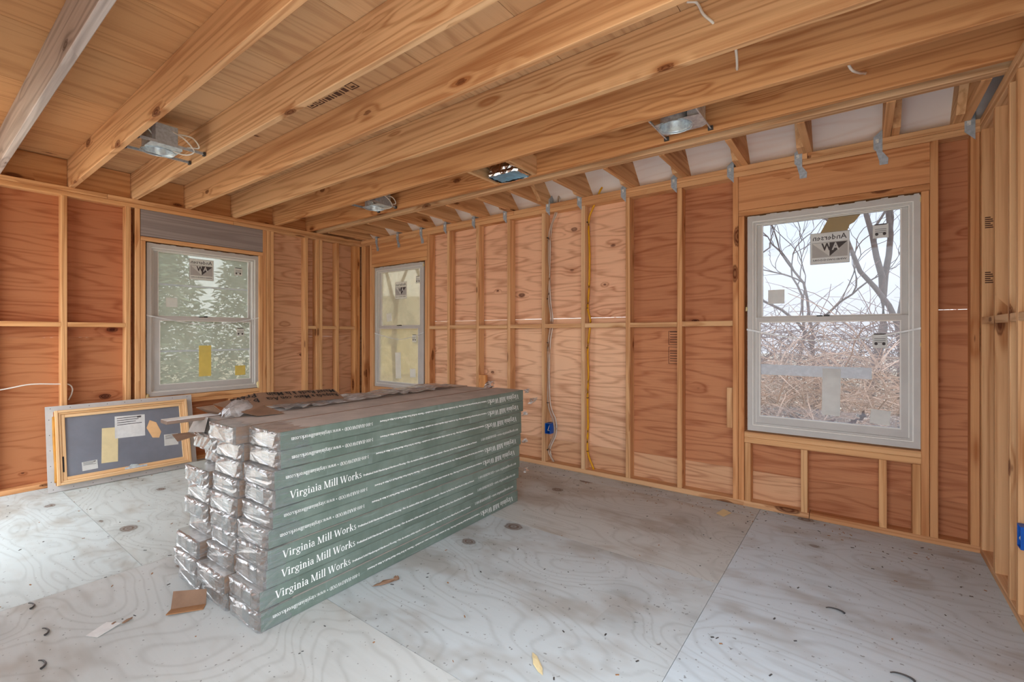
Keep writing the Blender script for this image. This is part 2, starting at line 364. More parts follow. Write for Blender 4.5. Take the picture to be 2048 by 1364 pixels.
# roof plane at 45 degrees over the long wall
YS, ZS = D + S, HT + .045                    # underside of the roof sheets passes through this line
def roofz(y): return ZS + (YS - y)
LX = (-5.027, -4.689, -4.269, -3.873, -3.468, -3.068, -2.701, -2.34, -1.89, -1.46, -1.048, -.634, -.252, .148, .498)
yk = YS - (HT + .235 - ZS)
for i, x in enumerate(LX):
    poly = [(3.101, HT + .0005), (YS, HT + .0005), (YS, roofz(YS) - .002), (yk, HT + .233), (3.101, HT + .233)]
    mb = MB().prism([(p[0] - 3.4, p[1] - HT) for p in poly], -T / 2, T / 2)
    obj('lookout', mb, LUM, ce, axes((x - T / 2, 3.4, HT), (0, 1, 0), (0, 0, 1)), col=jit((1.0, .84, .68), .06))
    # rafter nailed to its side, running out over the wall
    rx = x - T * 1.5 - .001 if i not in (7, 13) else x + T / 2 + .003
    dv = .184 * math.sqrt(2)
    yb = YS - (HT - (ZS - dv))
    poly = [(3.103, roofz(3.103) - .003), (3.103, roofz(3.103) - dv), (yb, HT + .001), (YS, HT + .001), (YS, HT - .05), (YS + .2, HT - .05 - .2), (YS + .2, roofz(YS + .2) - .003)]
    mb = MB().prism([(p[0] - 3.4, p[1] - HT) for p in poly], -T / 2, T / 2)
    obj('rafter', mb, LUM, ce, axes((rx, 3.4, HT), (0, 1, 0), (0, 0, 1)), col=jit((1.0, .88, .74), .06))
r2 = math.sqrt(.5)
for (x0, x1, c) in ((-5.45, -3.9, (1, .97, .94)), (-3.9, -1.46, (1, .98, .96)), (-1.46, .95, (1.0, .97, .96))):
    M = axes(((x0 + x1) / 2, YS, ZS), (1, 0, 0), (0, -r2, r2))
    panel('roof_sheet', [(-(x1 - x0) / 2 + .001, (x1 - x0) / 2 - .001, -.30, .16), (-(x1 - x0) / 2 + .001, (x1 - x0) / 2 - .001, .160, .93)], .014, M, ROO, ce, col=c)
board('light_stop_board', (-5.45, 3.03, HT + .236), (.95, 3.065, HT + .76), GRY, ce)  # added out of sight to keep daylight from leaking through the roof void
for gx in (XL - .103, XR + .09):
    gp_ = MB().prism([(3.06 - 3.4, 0), (YS - 3.4, 0), (YS - 3.4, roofz(YS) - HT), (3.06 - 3.4, roofz(3.06) - HT)], 0, .012)
    obj('gable_sheet', gp_, PLY, ce, axes((gx, 3.4, HT), (0, 1, 0), (0, 0, 1)), col=(1, .9, .8))
# faded mill stamp on the underside of the subfloor
st = MB()
for k, (a, b, h0, h1) in enumerate(((0, .07, 0, .05), (.085, .14, 0, .06), (.155, .165, 0, .035), (.18, .21, 0, .035), (.22, .235, 0, .04), (.25, .262, 0, .035), (.275, .31, 0, .04), (.325, .335, 0, .04),
                                    (.35, .38, .005, .045), (.40, .47, 0, .06))):
    if k in (0, 1, 9):
        t = .007
        st.box((a, h0, 0), (b, h0 + t, .001)); st.box((a, h1 - t, 0), (b, h1, .001)); st.box((a, h0, 0), (a + t, h1, .001)); st.box((b - t, h0, 0), (b, h1, .001))
        st.box((a + .02, h0 + .015, 0), (b - .02, h0 + .028, .001))
    else: st.box((a, h0, 0), (b, h1, .001))
obj('ink_stamp', st, STAMP, ce, axes((-2.79, 1.60, ZC - .0005), (1, .05, 0), (0, -1, 0)))

# ---------------------------------------------------------------- long wall (back)
wb = struct(empty('wall_back', (0, D, 0)), 'long stud wall with orange plywood sheathing behind', 'wall')
STC = (1.0, .93, .86)
board('sole_plate', (XL + .0, D, 0), (-.27, D + S, T), LUM, wb, (.92, .80, .70))
board('sole_plate', (-.266, D, 0), (XR + S, D + S, T), LUM, wb, (.86, .66, .52))
for (x0, x1) in ((XL - S, -2.7), (-2.697, -.28), (-.277, XR + S)):
    board('top_plate', (x0, D, HT - T), (x1, D + S, HT), LUM, wb, jit((.95, .80, .66), .05))
for (x0, x1) in ((XL, -3.2), (-3.197, -.31), (-.307, XR)):
    board('top_plate', (x0, D, HT - 2 * T), (x1, D + S, HT - T - .001), LUM, wb, jit((.95, .80, .66), .05))
Z0, Z1 = T, HT - 2 * T - .001
W1S = (-3.61, -3.19, -2.784, -2.378, -1.964, -1.55, -1.13)
for x in W1S:
    tone = (1.0, .93, .84) if x < -1.7 else (.95, .78, .62)
    board('stud', (x, D, Z0), (x + T, D + S, Z1), LUM, wb, jit(tone, .05))
RED = (.90, .66, .48)
for x in (-.734, -.695, .288, .327):                                  # posts either side of the right window
    z1 = Z1 if x in (-.734, .327) else 2.06
    board('stud', (x, D, Z0), (x + T - .0015, D + S, z1), LUM, wb, jit(RED, .05))
for x in (.497, .5365): board('stud', (x, D, Z0), (x + T, D + S, Z1), LUM, wb, jit(RED, .04))
for x in (-4.979, -3.925): board('stud', (x, D, Z0), (x + T - .001, D + S, Z1), LUM, wb, jit((.98, .84, .70), .05))
for x in (-4.940, -3.964): board('stud', (x, D, Z0), (x + T - .001, D + S, 2.06), LUM, wb, jit((.98, .84, .70), .05))
for x in (-5.158, -5.118): board('stud', (x, D + .002, Z0), (x + T, D + S, Z1), LUM, wb, jit((.95, .76, .56), .05))
# window headers, rough sills and short studs
for (x0, x1, zs, c) in ((-.695, .326, .529, (.88, .62, .46)), (-4.940, -3.928, .565, (.95, .72, .54))):
    board('header', (x0, D + .001, 2.103), (x1, D + T, Z1), LUM, wb, c)
    board('header', (x0, D + T + .012, 2.103), (x1, D + S, Z1), LUM, wb, c)
    board('header_plate', (x0, D, 2.062), (x1, D + S, 2.101), LUM, wb, jit((c[0], c[1] * 1.08, c[2] * 1.1), .03))
    board('rough_sill', (x0 + T, D, zs - T), (x1 - T, D + S, zs), LUM, wb, jit((1, .86, .70), .03))
    board('rough_sill', (x0 + T, D, zs - 2 * T - .001), (x1 - T, D + S, zs - T - .001), LUM, wb, jit((1, .86, .70), .03))
    n = (-.655, -.316, .093, .249) if x1 > 0 else (-4.90, -4.6, -4.2, -3.966)
    for x in n: board('cripple_stud', (x, D, T), (x + T, D + S, zs - 2 * T - .002), LUM, wb, jit((1, .84, .66), .04))
# blocking
BX = [-3.888] + list(W1S) + [-.734]
for i in range(len(BX) - 1):
    z = 1.278 + rnd.uniform(-.004, .004)
    a = BX[i] + (T if i else 0) + .001
    board('blocking', (a, D, z), (BX[i + 1] - .001, D + S, z + T), LUM, wb, jit((1, .92, .82) if BX[i] < -1.7 else (.95, .82, .68), .04))
board('nailing_block', (-3.152, D, .56), (-3.065, D + .038, .80), LUM, wb, (1.0, .72, .46))
board('nailing_block', (-.774, D - .002, .545), (-.736, D + .03, .835), LUM, wb, (1.0, .90, .78))
# sheathing
MW = axes((0, D + S + .0135, 0), (1, 0, 0), (0, 0, 1))                 # local x = along the wall, y = up, z towards the room
holes = ((-.645, .287, .531, 2.05), (-4.92, -4.0, .567, 2.05))
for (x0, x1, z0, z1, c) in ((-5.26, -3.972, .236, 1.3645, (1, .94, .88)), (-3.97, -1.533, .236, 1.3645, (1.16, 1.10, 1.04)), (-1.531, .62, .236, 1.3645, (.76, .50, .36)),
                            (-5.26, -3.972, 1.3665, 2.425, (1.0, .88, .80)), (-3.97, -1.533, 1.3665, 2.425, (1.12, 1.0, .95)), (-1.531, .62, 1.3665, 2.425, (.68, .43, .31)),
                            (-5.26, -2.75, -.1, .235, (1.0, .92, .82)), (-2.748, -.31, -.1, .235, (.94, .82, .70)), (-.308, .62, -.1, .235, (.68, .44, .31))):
    rs = [(x0, x1, z0, z1)]
    if z1 == 1.3645 and x1 < -3: rs.append((x0, x1, z1, 1.3667))
    if z1 == 1.3645 and x1 > 0: rs.append((x0, .36, z1, 1.3667))
    for h in holes: rs = [q for r in rs for q in minus(*r, h)]
    cx, cz = (x0 + x1) / 2, (z0 + z1) / 2
    panel('sheathing_sheet', [(a - cx, b - cx, c_ - cz, d - cz) for a, b, c_, d in rs], .013, MW @ Matrix.Translation((cx, cz, 0)), PLY, wb, col=c)
for k, (z0, z1) in enumerate(((.985, 1.12), (1.135, 1.245))):            # stamped grade marks on the plywood
    s_ = MB(); x0, x1 = -1.225, -1.135; t = .004
    s_.box((x0, z0, 0), (x1, z0 + t, .0006)).box((x0, z1 - t, 0), (x1, z1, .0006)).box((x0, z0, 0), (x0 + t, z1, .0006))
    for q in range(5): s_.box((x0 + .012, z0 + .02 + q * .02, 0), (x1 - .01, z0 + .026 + q * .02, .0006))
    obj('ink_stamp', s_, STAMP, wb, MW @ Matrix.Translation((0, 0, .0132)))

# ---------------------------------------------------------------- left wall
wl = struct(empty('wall_left', (XL, 0, 0)), 'left stud wall with dark orange plywood sheathing', 'wall')
for (y0, y1, z0, z1, c) in ((YW, 3.63, 0, T, (.9, .68, .5)), (YW, 1.1, HT - T, HT, (1, .82, .64)), (1.103, D - .001, HT - T, HT, (1, .84, .68)),
                            (YW, 2.1, HT - 2 * T, HT - T - .001, (1, .80, .60)), (2.103, D - .001, HT - 2 * T, HT - T - .001, (1, .9, .78))):
    board('sole_plate' if z0 == 0 else 'top_plate', (XL - S, y0, z0), (XL, y1, z1), LUM, wl, c)
DW = (1.0, .82, .62)
for y in (-.37, .02, .40, .812, 1.2235):
    board('stud', (XL - S, y, Z0), (XL, y + T, Z1), LUM, wl, jit(DW, .04))
for y in (1.291, 2.396): board('stud', (XL - S, y, Z0), (XL, y + T - .001, Z1), LUM, wl, jit((1, .82, .64), .04))
for y in (1.3305, 2.357): board('stud', (XL - S, y, Z0), (XL, y + T - .001, 2.062), LUM, wl, jit((1, .82, .64), .04))
for y in (2.437, 2.476, 2.872, 3.012, 3.053, 3.275):
    board('stud', (XL - S, y, Z0), (XL, y + T - .001, Z1), LUM, wl, jit((1.02, .90, .74), .05))
for y in (3.536, 3.5755): board('stud', (XL - S, y, Z0), (XL, y + T - .001, Z1), LUM, wl, jit((1, .78, .52), .03))
board('header', (XL - T, 1.331, 2.106), (XL - .001, 2.394, Z1), GRY, wl, (1.0, 1.0, 1.02))
board('header', (XL - S, 1.331, 2.106), (XL - T - .012, 2.394, Z1), GRY, wl)
board('header_plate', (XL - S, 1.331, 2.064), (XL, 2.394, 2.102), LUM, wl, (1, .82, .64))
board('rough_sill', (XL - S, 1.37, .606), (XL, 2.356, .644), LUM, wl, (1, .84, .66))
board('rough_sill', (XL - S, 1.37, .566), (XL, 2.356, .604), LUM, wl, (1, .80, .60))
for y in (1.371, 1.65, 2.06, 2.316): board('cripple_stud', (XL - S, y, T), (XL, y + T, .565), LUM, wl, jit(DW, .04))
for (y0, y1, c) in ((.06, .399, DW), (.439, .811, DW), (.851, 1.2225, DW), (2.911, 3.011, (1, .92, .8)), (3.092, 3.274, (1, .92, .8)), (3.314, 3.535, (1, .9, .78))):
    board('blocking', (XL - S, y0, 1.281), (XL, y1, 1.319), LUM, wl, jit(c, .04))
ML = axes((XL - S - .0135, 0, 0), (0, 1, 0), (0, 0, 1))
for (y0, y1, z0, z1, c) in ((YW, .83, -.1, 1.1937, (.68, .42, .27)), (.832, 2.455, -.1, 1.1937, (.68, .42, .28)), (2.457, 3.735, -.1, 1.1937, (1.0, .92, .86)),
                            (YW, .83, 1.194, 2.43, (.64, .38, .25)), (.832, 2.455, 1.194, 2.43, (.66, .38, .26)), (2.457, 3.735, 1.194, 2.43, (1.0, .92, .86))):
    cy, cz = (y0 + y1) / 2, (z0 + z1) / 2
    rs = minus(y0, y1, z0, z1, (1.382, 2.353, .648, 2.05))
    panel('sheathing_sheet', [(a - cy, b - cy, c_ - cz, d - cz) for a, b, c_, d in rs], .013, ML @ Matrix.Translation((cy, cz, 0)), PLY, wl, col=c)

# ---------------------------------------------------------------- short unseen partition, added between two wide openings to shape the daylight
wf = struct(empty('light_blocker_wall', (0, YW, 0)), 'unseen partition added behind the viewer to shape the daylight', 'wall')
PX0, PX1 = -3.5, -1.3
board('sole_plate', (PX0, YW - S, 0), (PX1, YW, T), LUM, wf); board('top_plate', (XL, YW - S, HT - T), (XR, YW, HT), LUM, wf)
for k in range(6): board('stud', (PX0 + k * .4324, YW - S, T), (PX0 + k * .4324 + T, YW, HT - T), LUM, wf)
panel('sheathing_sheet', [(-1.1, 1.1, -1.2, 1.22)], .013, axes(((PX0 + PX1) / 2, YW - S - .0135, 1.2), (-1, 0, 0), (0, 0, 1)), PLY, wf, col=(.95, .8, .68))

# ---------------------------------------------------------------- right wall
wr = struct(empty('wall_right', (XR, 0, 0)), 'right stud wall seen almost edge-on', 'wall')
for (z0, z1, c) in ((0, T, (.98, .93, .88)), (HT - T, HT, (1, .95, .9)), (HT - 2 * T, HT - T - .001, (1, .96, .9))):
    board('sole_plate' if z0 == 0 else 'top_plate', (XR, 1.24 if z0 == 0 else YW, z0), (XR + S, D - .001, z1), LUM, wr, c)
for y in (3.585, 3.275, 2.99, 2.853, 2.47, 2.06, 1.65, 1.24, -.38):
    board('stud', (XR, y, Z0), (XR + S, y + T, Z1), LUM, wr, jit((1.0, .88, .74), .05))
board('header', (XR, -.34, 2.14), (XR + S, 1.238, HT - 2 * T - .001), LUM, wr, (.95, .8, .66))          # over the side opening near the viewer
for (y0, y1) in ((3.314, 3.584), (3.029, 3.274), (2.892, 2.989), (2.51, 2.852)):
    board('blocking', (XR, y0, 1.277), (XR + S, y1, 1.315), LUM, wr, (1, .96, .9))
MR = axes((XR + S + .0135, 0, 0), (0, -1, 0), (0, 0, 1))
for (y0, y1, z0, z1) in ((1.24, 3.735, -.1, 1.3657), (1.24, 3.735, 1.366, 2.43)):
    cy, cz = (y0 + y1) / 2, (z0 + z1) / 2
    panel('sheathing_sheet', [(-(y1 - y0) / 2, (y1 - y0) / 2, -(z1 - z0) / 2, (z1 - z0) / 2)], .013, MR @ Matrix.Translation((-cy, cz, 0)), PLY, wr, col=(.95, .74, .58))

# ---------------------------------------------------------------- lettering
def bfont(text, size, width=None, ch=.0, bold=0.0):
    """flat sans lettering in the xy plane, starting at the origin -> (verts, faces, width)"""
    cu = bpy.data.curves.new('txt', 'FONT'); cu.body = text; cu.size = size; cu.resolution_u = 1; cu.offset = bold
    o = bpy.data.objects.new('txt', cu); COL.objects.link(o)
    me = o.to_mesh()
    vs = [tuple(v.co) for v in me.vertices]; fs = [tuple(p.vertices) for p in me.polygons]
    o.to_mesh_clear(); bpy.data.objects.remove(o); bpy.data.curves.remove(cu)
    x0 = min(v[0] for v in vs); x1 = max(v[0] for v in vs); k = (width / (x1 - x0)) if width else 1
    return [((v[0] - x0) * k, v[1], 0) for v in vs], fs, (x1 - x0) * k

def P_disc(x, y, r): return [[(x + r * math.cos(a * math.pi / 5), y + r * math.sin(a * math.pi / 5)) for a in range(10)]]
def P_bar(x0, y0, x1, y1): return [[(x0, y0), (x1, y0), (x1, y1), (x0, y1)]]
def P_dia(x0, y0, x1, y1, w): return [[(x0, y0), (x0 + w, y0), (x1 + w, y1), (x1, y1)]] if y1 > y0 else [[(x0, y0), (x1, y1), (x1 + w, y1), (x0 + w, y0)]]
def P_ring(cx, cy, rx, ry, wx, wy, a0=0, a1=360):
    n = max(4, int(abs(a1 - a0) / 24)); out = []
    for i in range(n):
        q = [R(a0 + (a1 - a0) * (i + j) / n) for j in (0, 1)]
        out.append([(cx + rx * math.cos(q[0]), cy + ry * math.sin(q[0])), (cx + rx * math.cos(q[1]), cy + ry * math.sin(q[1])),
                    (cx + (rx - wx) * math.cos(q[1]), cy + (ry - wy) * math.sin(q[1])), (cx + (rx - wx) * math.cos(q[0]), cy + (ry - wy) * math.sin(q[0]))])
    return out
XH, CH, AS, TH, SF = .47, .68, .74, .12, .05
def ser(x0, x1, y): return P_bar(x0, y, x1, y + SF)
def stm(x, y1, w=TH, flag=True): return P_bar(x, 0, x + w, y1) + ser(x - .05, x + w + .05, 0) + ([[(x - .06, y1 - .06), (x, y1 - .07), (x + w, y1), (x + w * .6, y1 + .01)]] if flag else [])
def capst(x, w=TH): return P_bar(x, 0, x + w, CH) + ser(x - .05, x + w + .05, 0) + ser(x - .05, x + w + .05, CH - SF)
def arch(x, w): return P_ring(x + w / 2, XH - .17, w / 2 + TH * .5, .18, TH, .055, 0, 170)
def vee(x, h, w, thick, thin): return P_dia(x, h, x + w * .42, 0, thick) + P_dia(x + w * .42 + thick * .35, 0, x + w, h, thin) + ser(x - .04, x + thick + .06, h - SF) + ser(x + w - .06, x + w + thin + .06, h - SF)
GL = {
 'V': (vee(.04, CH, .55, .12, .05), .68), 'v': (vee(.04, XH, .38, .09, .045), .50),
 'W': (vee(.04, CH, .46, .12, .05) + vee(.44, CH, .46, .12, .05), 1.02), 'w': (vee(.03, XH, .32, .09, .04) + vee(.30, XH, .32, .09, .04), .72),
 'i': (stm(.09, XH) + P_disc(.13, .63, .066), .30), 'l': (stm(.09, AS), .29),
 'r': (stm(.09, XH) + P_ring(.33, .30, .17, .17, .06, .06, 60, 165) + P_disc(.37, .40, .062), .44),
 'g': (P_ring(.24, .31, .19, .17, .085, .045) + P_ring(.26, -.07, .23, .13, .07, .045) + P_bar(.13, .08, .30, .15) + P_bar(.36, .39, .50, .44), .52),
 'n': (stm(.09, XH) + P_bar(.36, 0, .46, .32) + ser(.31, .51, 0) + arch(.13, .28), .57),
 'm': (stm(.09, XH) + P_bar(.34, 0, .44, .32) + ser(.29, .49, 0) + arch(.13, .26) + P_bar(.60, 0, .70, .32) + ser(.55, .75, 0) + arch(.39, .26), .82),
 'a': (P_ring(.20, .14, .17, .15, .085, .05) + P_bar(.30, .03, .40, .36) + P_ring(.22, .31, .18, .16, .09, .05, 0, 160) + P_bar(.36, 0, .46, .05), .48),
 'M': (P_bar(.09, 0, .14, CH) + ser(.02, .21, 0) + ser(.02, .18, CH - SF) + P_dia(.09, CH, .36, 0, .12) + P_dia(.42, 0, .66, CH, .05) + capst(.66, .11), .88),
 'o': (P_ring(.25, .235, .22, .245, .10, .045), .51), 'c': (P_ring(.25, .235, .22, .245, .10, .05, 50, 320) + P_disc(.37, .37, .055), .44),
 'k': (stm(.09, AS) + P_dia(.18, .20, .38, XH, .05) + P_dia(.25, .30, .42, 0, .11) + ser(.33, .48, XH - SF) + ser(.38, .58, 0), .57),
 's': (P_ring(.19, .345, .14, .13, .075, .05, 30, 275) + P_ring(.20, .13, .155, .135, .08, .05, -155, 95), .39),
 '.': (P_disc(.10, .055, .06), .22), '\u2022': (P_disc(.22, .30, .12), .46), '-': (P_bar(.04, .20, .26, .26), .30), ' ': ([], .26),
 '1': (P_bar(.16, 0, .26, .64) + ser(.07, .35, 0) + P_dia(.06, .54, .16, .64, .06), .42),
 '8': (P_ring(.23, .49, .16, .15, .08, .045) + P_ring(.23, .17, .19, .175, .09, .045), .47), '0': (P_ring(.24, .32, .20, .33, .09, .045), .48),
 'H': (capst(.09) + capst(.48) + P_bar(.15, .33, .52, .37), .68),
 'A': (P_dia(.06, 0, .30, CH, .05) + P_dia(.27, CH, .50, 0, .12) + P_bar(.16, .20, .46, .24) + ser(.0, .17, 0) + ser(.46, .68, 0), .68),
 'R': (capst(.09) + P_ring(.26, .51, .20, .17, .095, .04, -90, 90) + P_bar(.15, .64, .28, .68) + P_bar(.15, .34, .28, .38) + P_dia(.28, .36, .50, 0, .12), .66),
 'D': (capst(.09) + P_ring(.26, .34, .33, .34, .10, .04, -90, 90) + P_bar(.15, .64, .28, .68) + P_bar(.15, 0, .28, .04), .66),
 'O': (P_ring(.34, .34, .30, .355, .11, .045), .68)}
def serif(text, height, width):
    """book-serif lettering made of polygons; height = capital height -> (verts, faces)"""
    x = 0; vs = []; fs = []
    for c in text:
        polys, adv = GL[c]
        for p in polys:
            fs.append(tuple(range(len(vs), len(vs) + len(p)))); vs += [(x + a, b) for a, b in p]
        x += adv
    k = height / CH; kx = width / x
    return [(a * kx, b * k, 0) for a, b in vs], fs

for z in (1.80, 1.50):                                                # mill stamps on the corner post of the right wall
    s_ = MB()
    for q in range(6): s_.box((XR + .012, 3.5838, z + q * .011), (XR + .05 - .008 * (q % 3), 3.5846, z + .006 + q * .011))
    obj('ink_stamp', s_, STAMP, wr)

# ---------------------------------------------------------------- windows
def ring(mb, x0, x1, y0, y1, w, z0, z1, mi=0, wb_=None):
    wb_ = wb_ or w
    mb.box((x0, y0, z0), (x0 + w, y1, z1), mi); mb.box((x1 - w, y0, z0), (x1, y1, z1), mi)
    mb.box((x0 + w, y0, z0), (x1 - w, y0 + wb_, z1), mi); mb.box((x0 + w, y1 - w, z0), (x1 - w, y1, z1), mi); return mb
def quadbox(c, z, th=.0012):
    """thin sheet with the four given xy corners"""
    mb = MB(); mb.prism(list(c), z, z + th); return mb
def rectc(cx, cy, w, h, a=0):
    ca, sa = math.cos(R(a)), math.sin(R(a))
    return [(cx + x * ca - y * sa, cy + x * sa + y * ca) for x, y in ((-w / 2, -h / 2), (w / 2, -h / 2), (w / 2, h / 2), (-w / 2, h / 2))]
sgA = bfont('Andersen', .05, .185, bold=.0004); sgW = bfont('WINDOWS\u2022DOORS', .016, .185, bold=.0003); sgL = bfont('AW', .066, .098, bold=.002)
def sign(M, parent):
    """maker's sticker, read from the back so all its print is mirrored"""
    o = obj('sticker', quadbox(rectc(0, 0, .215, .208), 0), STK, parent, M); o['label'] = 'pale maker sticker with mirrored print'
    MI = Matrix.Diagonal((-1, 1, 1, 1))
    g = MB().prism([(-.097, -.06), (.097, -.06), (.097, .04), (-.097, .04)], .0012, .0016)
    obj('printed_panel', g, STG, o, M)
    w_ = MB().prism([(-.095, .035), (0, .035), (0, -.055)], .0017, .0021); obj('printed_triangle', w_, STK, o, M)
    d_ = MB().prism([(.095, .035), (0, .035), (0, -.055)], .0017, .0021); obj('printed_triangle', d_, STD, o, M)
    b = MB()
    for (vs, fs, w), x, y in ((sgA, -.0925, .055), (sgW, -.0925, -.083)): b.add([(-(v[0] + x), v[1] + y, .0018) for v in vs], [f[::-1] for f in fs])
    ring(b, -.1075, .1075, -.104, .104, .0016, .0010, .0016)
    obj('lettering', b, STD, o, M)
    b = MB(); vs, fs, w = sgL
    half = [v[0] > w / 2 for v in vs]
    A = [f for f in fs if sum(vs[i][0] for i in f) / len(f) < w * .42]; Wf = [f for f in fs if f not in A]
    b.add([(-(v[0] - w / 2) + .004, v[1] - .014, .0024) for v in vs], [f[::-1] for f in A], 1)
    b.add([(-(v[0] - w / 2) + .004, v[1] - .014, .0024) for v in vs], [f[::-1] for f in Wf], 0)
    obj('monogram', b, [STD, STK], o, M)

def window(n, M, W, H, up, lo, spec, label):
    root = struct(empty('window_%d' % n, mat=M), label, 'window')
    f = MB(); ring(f, 0, W, 0, H, .030, -.085, .0, 0, .036)
    obj('frame', f, VIN, root, M)
    f = MB(); ring(f, .030, W - .030, .036, H - .030, .007, -.075, -.006); obj('frame_bead', f, VINW, root, M)
    f = MB(); ring(f, .037, W - .037, .043, H - .037, .012, -.075, -.016, 0); obj('sash_track', f, VIN, root, M)
    f = MB(); ring(f, .049, W - .049, .05, H - .049, .005, -.075, -.022); obj('frame_bead', f, VINW, root, M)
    (ux0, ux1, uy0, uy1), (lx0, lx1, ly0, ly1) = up, lo
    def sash(x0, x1, y0, y1, p, z0, z1, nm):
        mb = MB(); px0, px1, py0, py1 = p
        mb.box((x0, y0, z0), (px0, y1, z1)); mb.box((px1, y0, z0), (x1, y1, z1)); mb.box((px0, y0, z0), (px1, py0, z1)); mb.box((px0, py1, z0), (px1, y1, z1))
        o = obj('sash', mb, VIN, root, M); o['label'] = nm
        g = MB(); ring(g, px0 - .001, px1 + .001, py0 - .001, py1 + .001, .006, z0 + .004, z1 + .003); obj('glazing_bead', g, VINW, o, M)
        return o
    us = sash(.054, W - .054, uy0 - .032, H - .054, up, -.074, -.050, 'outer upper sash')
    ls = sash(.05, W - .05, .045, uy0 - .004, lo, -.048, -.024, 'inner lower sash')
    pu = obj('pane', MB().box((ux0, uy0, -.064), (ux1, uy1, -.060)), PANE[n], us, M)
    pl = obj('pane', MB().box((lx0, ly0, -.040), (lx1, ly1, -.036)), PANE[n], ls, M)
    cx = W * .48
    k = MB().box((cx - .035, uy0 - .004, -.048), (cx - .003, uy0 + .005, -.03)).box((cx + .004, uy0 - .004, -.048), (cx + .036, uy0 + .008, -.034)); obj('latch', k, LCK, ls, M)
    s, zp, zl = spec, -.0595, -.0355
    sign(M @ Matrix.Translation((s['sign'][0], s['sign'][1], zp)), us)
    for (c, z, mt, par) in [(q, zp, s['m'][0], us) for q in s['uq']] + [(q, zl, s['m'][1], ls) for q in s['lq']]:
        obj('sticker', quadbox(rectc(*c), z), mt, par, M)
    for (c, z, par) in ((s['tu'], zp, us), (s['tl'], zl, ls)):
        t = obj('sticker', quadbox(rectc(*c), z), STK, par, M); a = MB()
        for q in range(3): a.box((c[0] - .028, c[1] + .012 - q * .011, z + .0012), (c[0] + .028, c[1] + .0145 - q * .011, z + .0018))
        for q in (-1, 1): a.prism(P_disc(c[0] + q * .019, c[1] - .018, .009)[0], z + .0012, z + .0018)
        a.box((c[0] - .03, c[1] + c[3] / 2 - .004, z + .0012), (c[0] + .03, c[1] + c[3] / 2 + .003, z + .002))
        obj('printed_marks', a, STD, t, M)
    if n == 3:
        tp = obj('torn_paper', quadbox([(.425, 1.35), (.475, 1.452), (.645, 1.452), (.612, 1.405), (.588, 1.392), (.575, 1.352)], -.068), PAPT, us, M); tp['label'] = 'torn tan paper stuck outside the upper pane'
    for (x0, x1, y0, y1, up_) in s['tape']:
        obj('tape_strip', quadbox([(x0, y0), (x1, y0), (x1, y1), (x0, y1)], (zp if up_ else zl) + .0004, .0006), TAPEF, us if up_ else ls, M)
    pts = crv([(-.004, .665 + s['c'], .004), (W * .25, .615 + s['c'], -.016), (W * .5, .585 + s['c'], -.020), (W * .75, .612 + s['c'], -.016), (W + .004, .668 + s['c'], .004)], 5)
    c_ = MB()
    for i in range(len(pts) - 1):
        a, b = pts[i], pts[i + 1]; h = Vector((0, .006 * (1 - .5 * math.sin(math.pi * i / (len(pts) - 1))), 0))
        c_.add([a - h, b - h, b + h, a + h, a - h + Vector((0, 0, .002)), b - h + Vector((0, 0, .002)), b + h + Vector((0, 0, .002)), a + h + Vector((0, 0, .002))], [(0, 1, 2, 3), (7, 6, 5, 4), (0, 4, 5, 1), (3, 2, 6, 7)])
    o = obj('shipping_strap', c_, CORDM, root, M); o['label'] = 'clear plastic strap sagging across the sash'
    for (x, y, r) in s['foam']:
        b = MB(); n8 = 8
        vs = []; fs = []
        for i in range(6):
            for j in range(n8):
                t = math.pi * (i + .5) / 6; a = 2 * math.pi * j / n8; q = r * rnd.uniform(.75, 1.15)
                vs.append((x + q * math.sin(t) * math.cos(a) * .7, y + q * math.cos(t) * 1.5, .0 + q * math.sin(t) * math.sin(a) * .7))
        for i in range(5):
            for j in range(n8): fs.append((i * n8 + j, i * n8 + (j + 1) % n8, (i + 1) * n8 + (j + 1) % n8, (i + 1) * n8 + j))
        fs += [tuple(range(n8)), tuple(range(5 * n8, 6 * n8))[::-1]]
        b.add(vs, fs); obj('foam_blob', b, FOAM, root, M, smooth=True)
    # ragged foam and tape line along the head
    b = MB(); xx = .0
    while xx < W - .02:
        w = rnd.uniform(.015, .05); h = rnd.uniform(.002, .010); b.box((xx, H - .001, -.05), (min(xx + w, W), H + h, .002 + rnd.uniform(-.004, .002))); xx += w
    obj('foam_bead', b, VIN, root, M)
    return root
MA = lambda x0, z0: axes((x0, D + .02, z0), (1, 0, 0), (0, 0, 1))
window(3, MA(-.641, .539), .928, 1.509, (.085, .843, .803, 1.456), (.074, .840, .103, .767),
       dict(sign=(.48, 1.252), tu=(.744, 1.327, .077, .086), tl=(.740, .640, .072, .086), uq=[(.172, .944, .10, .097, 0)], lq=[(.49, .303, .099, .306, -1), (.741, .165, .098, .09, -5)],
            m=(STK, STK), tape=[(.08, .70, .398, .470, 0)], c=.05, foam=[(.935, 1.48, .018), (-.006, .86, .012), (.932, .62, .012)]),
       'large double-hung window with bare trees and brush behind')
window(1, axes((XL - .02, 1.38, .648), (0, 1, 0), (0, 0, 1)), .977, 1.40, (.097, .897, .741, 1.345), (.103, .907, .100, .702),
       dict(sign=(.46, 1.212), tu=(.80, 1.228, .077, .08), tl=(.811, .593, .072, .08), uq=[(.209, .874, .092, .088, 0)], lq=[(.482, .307, .108, .305, 0), (.809, .193, .10, .10, 0)],
            m=(STK, STY), tape=[(.1, .895, 1.032, 1.050, 1), (.105, .905, .402, .420, 0)], c=.08, foam=[(.0, -.01, .03), (.975, .03, .026)]),
       'hazy double-hung window with yellow film labels in the left wall')
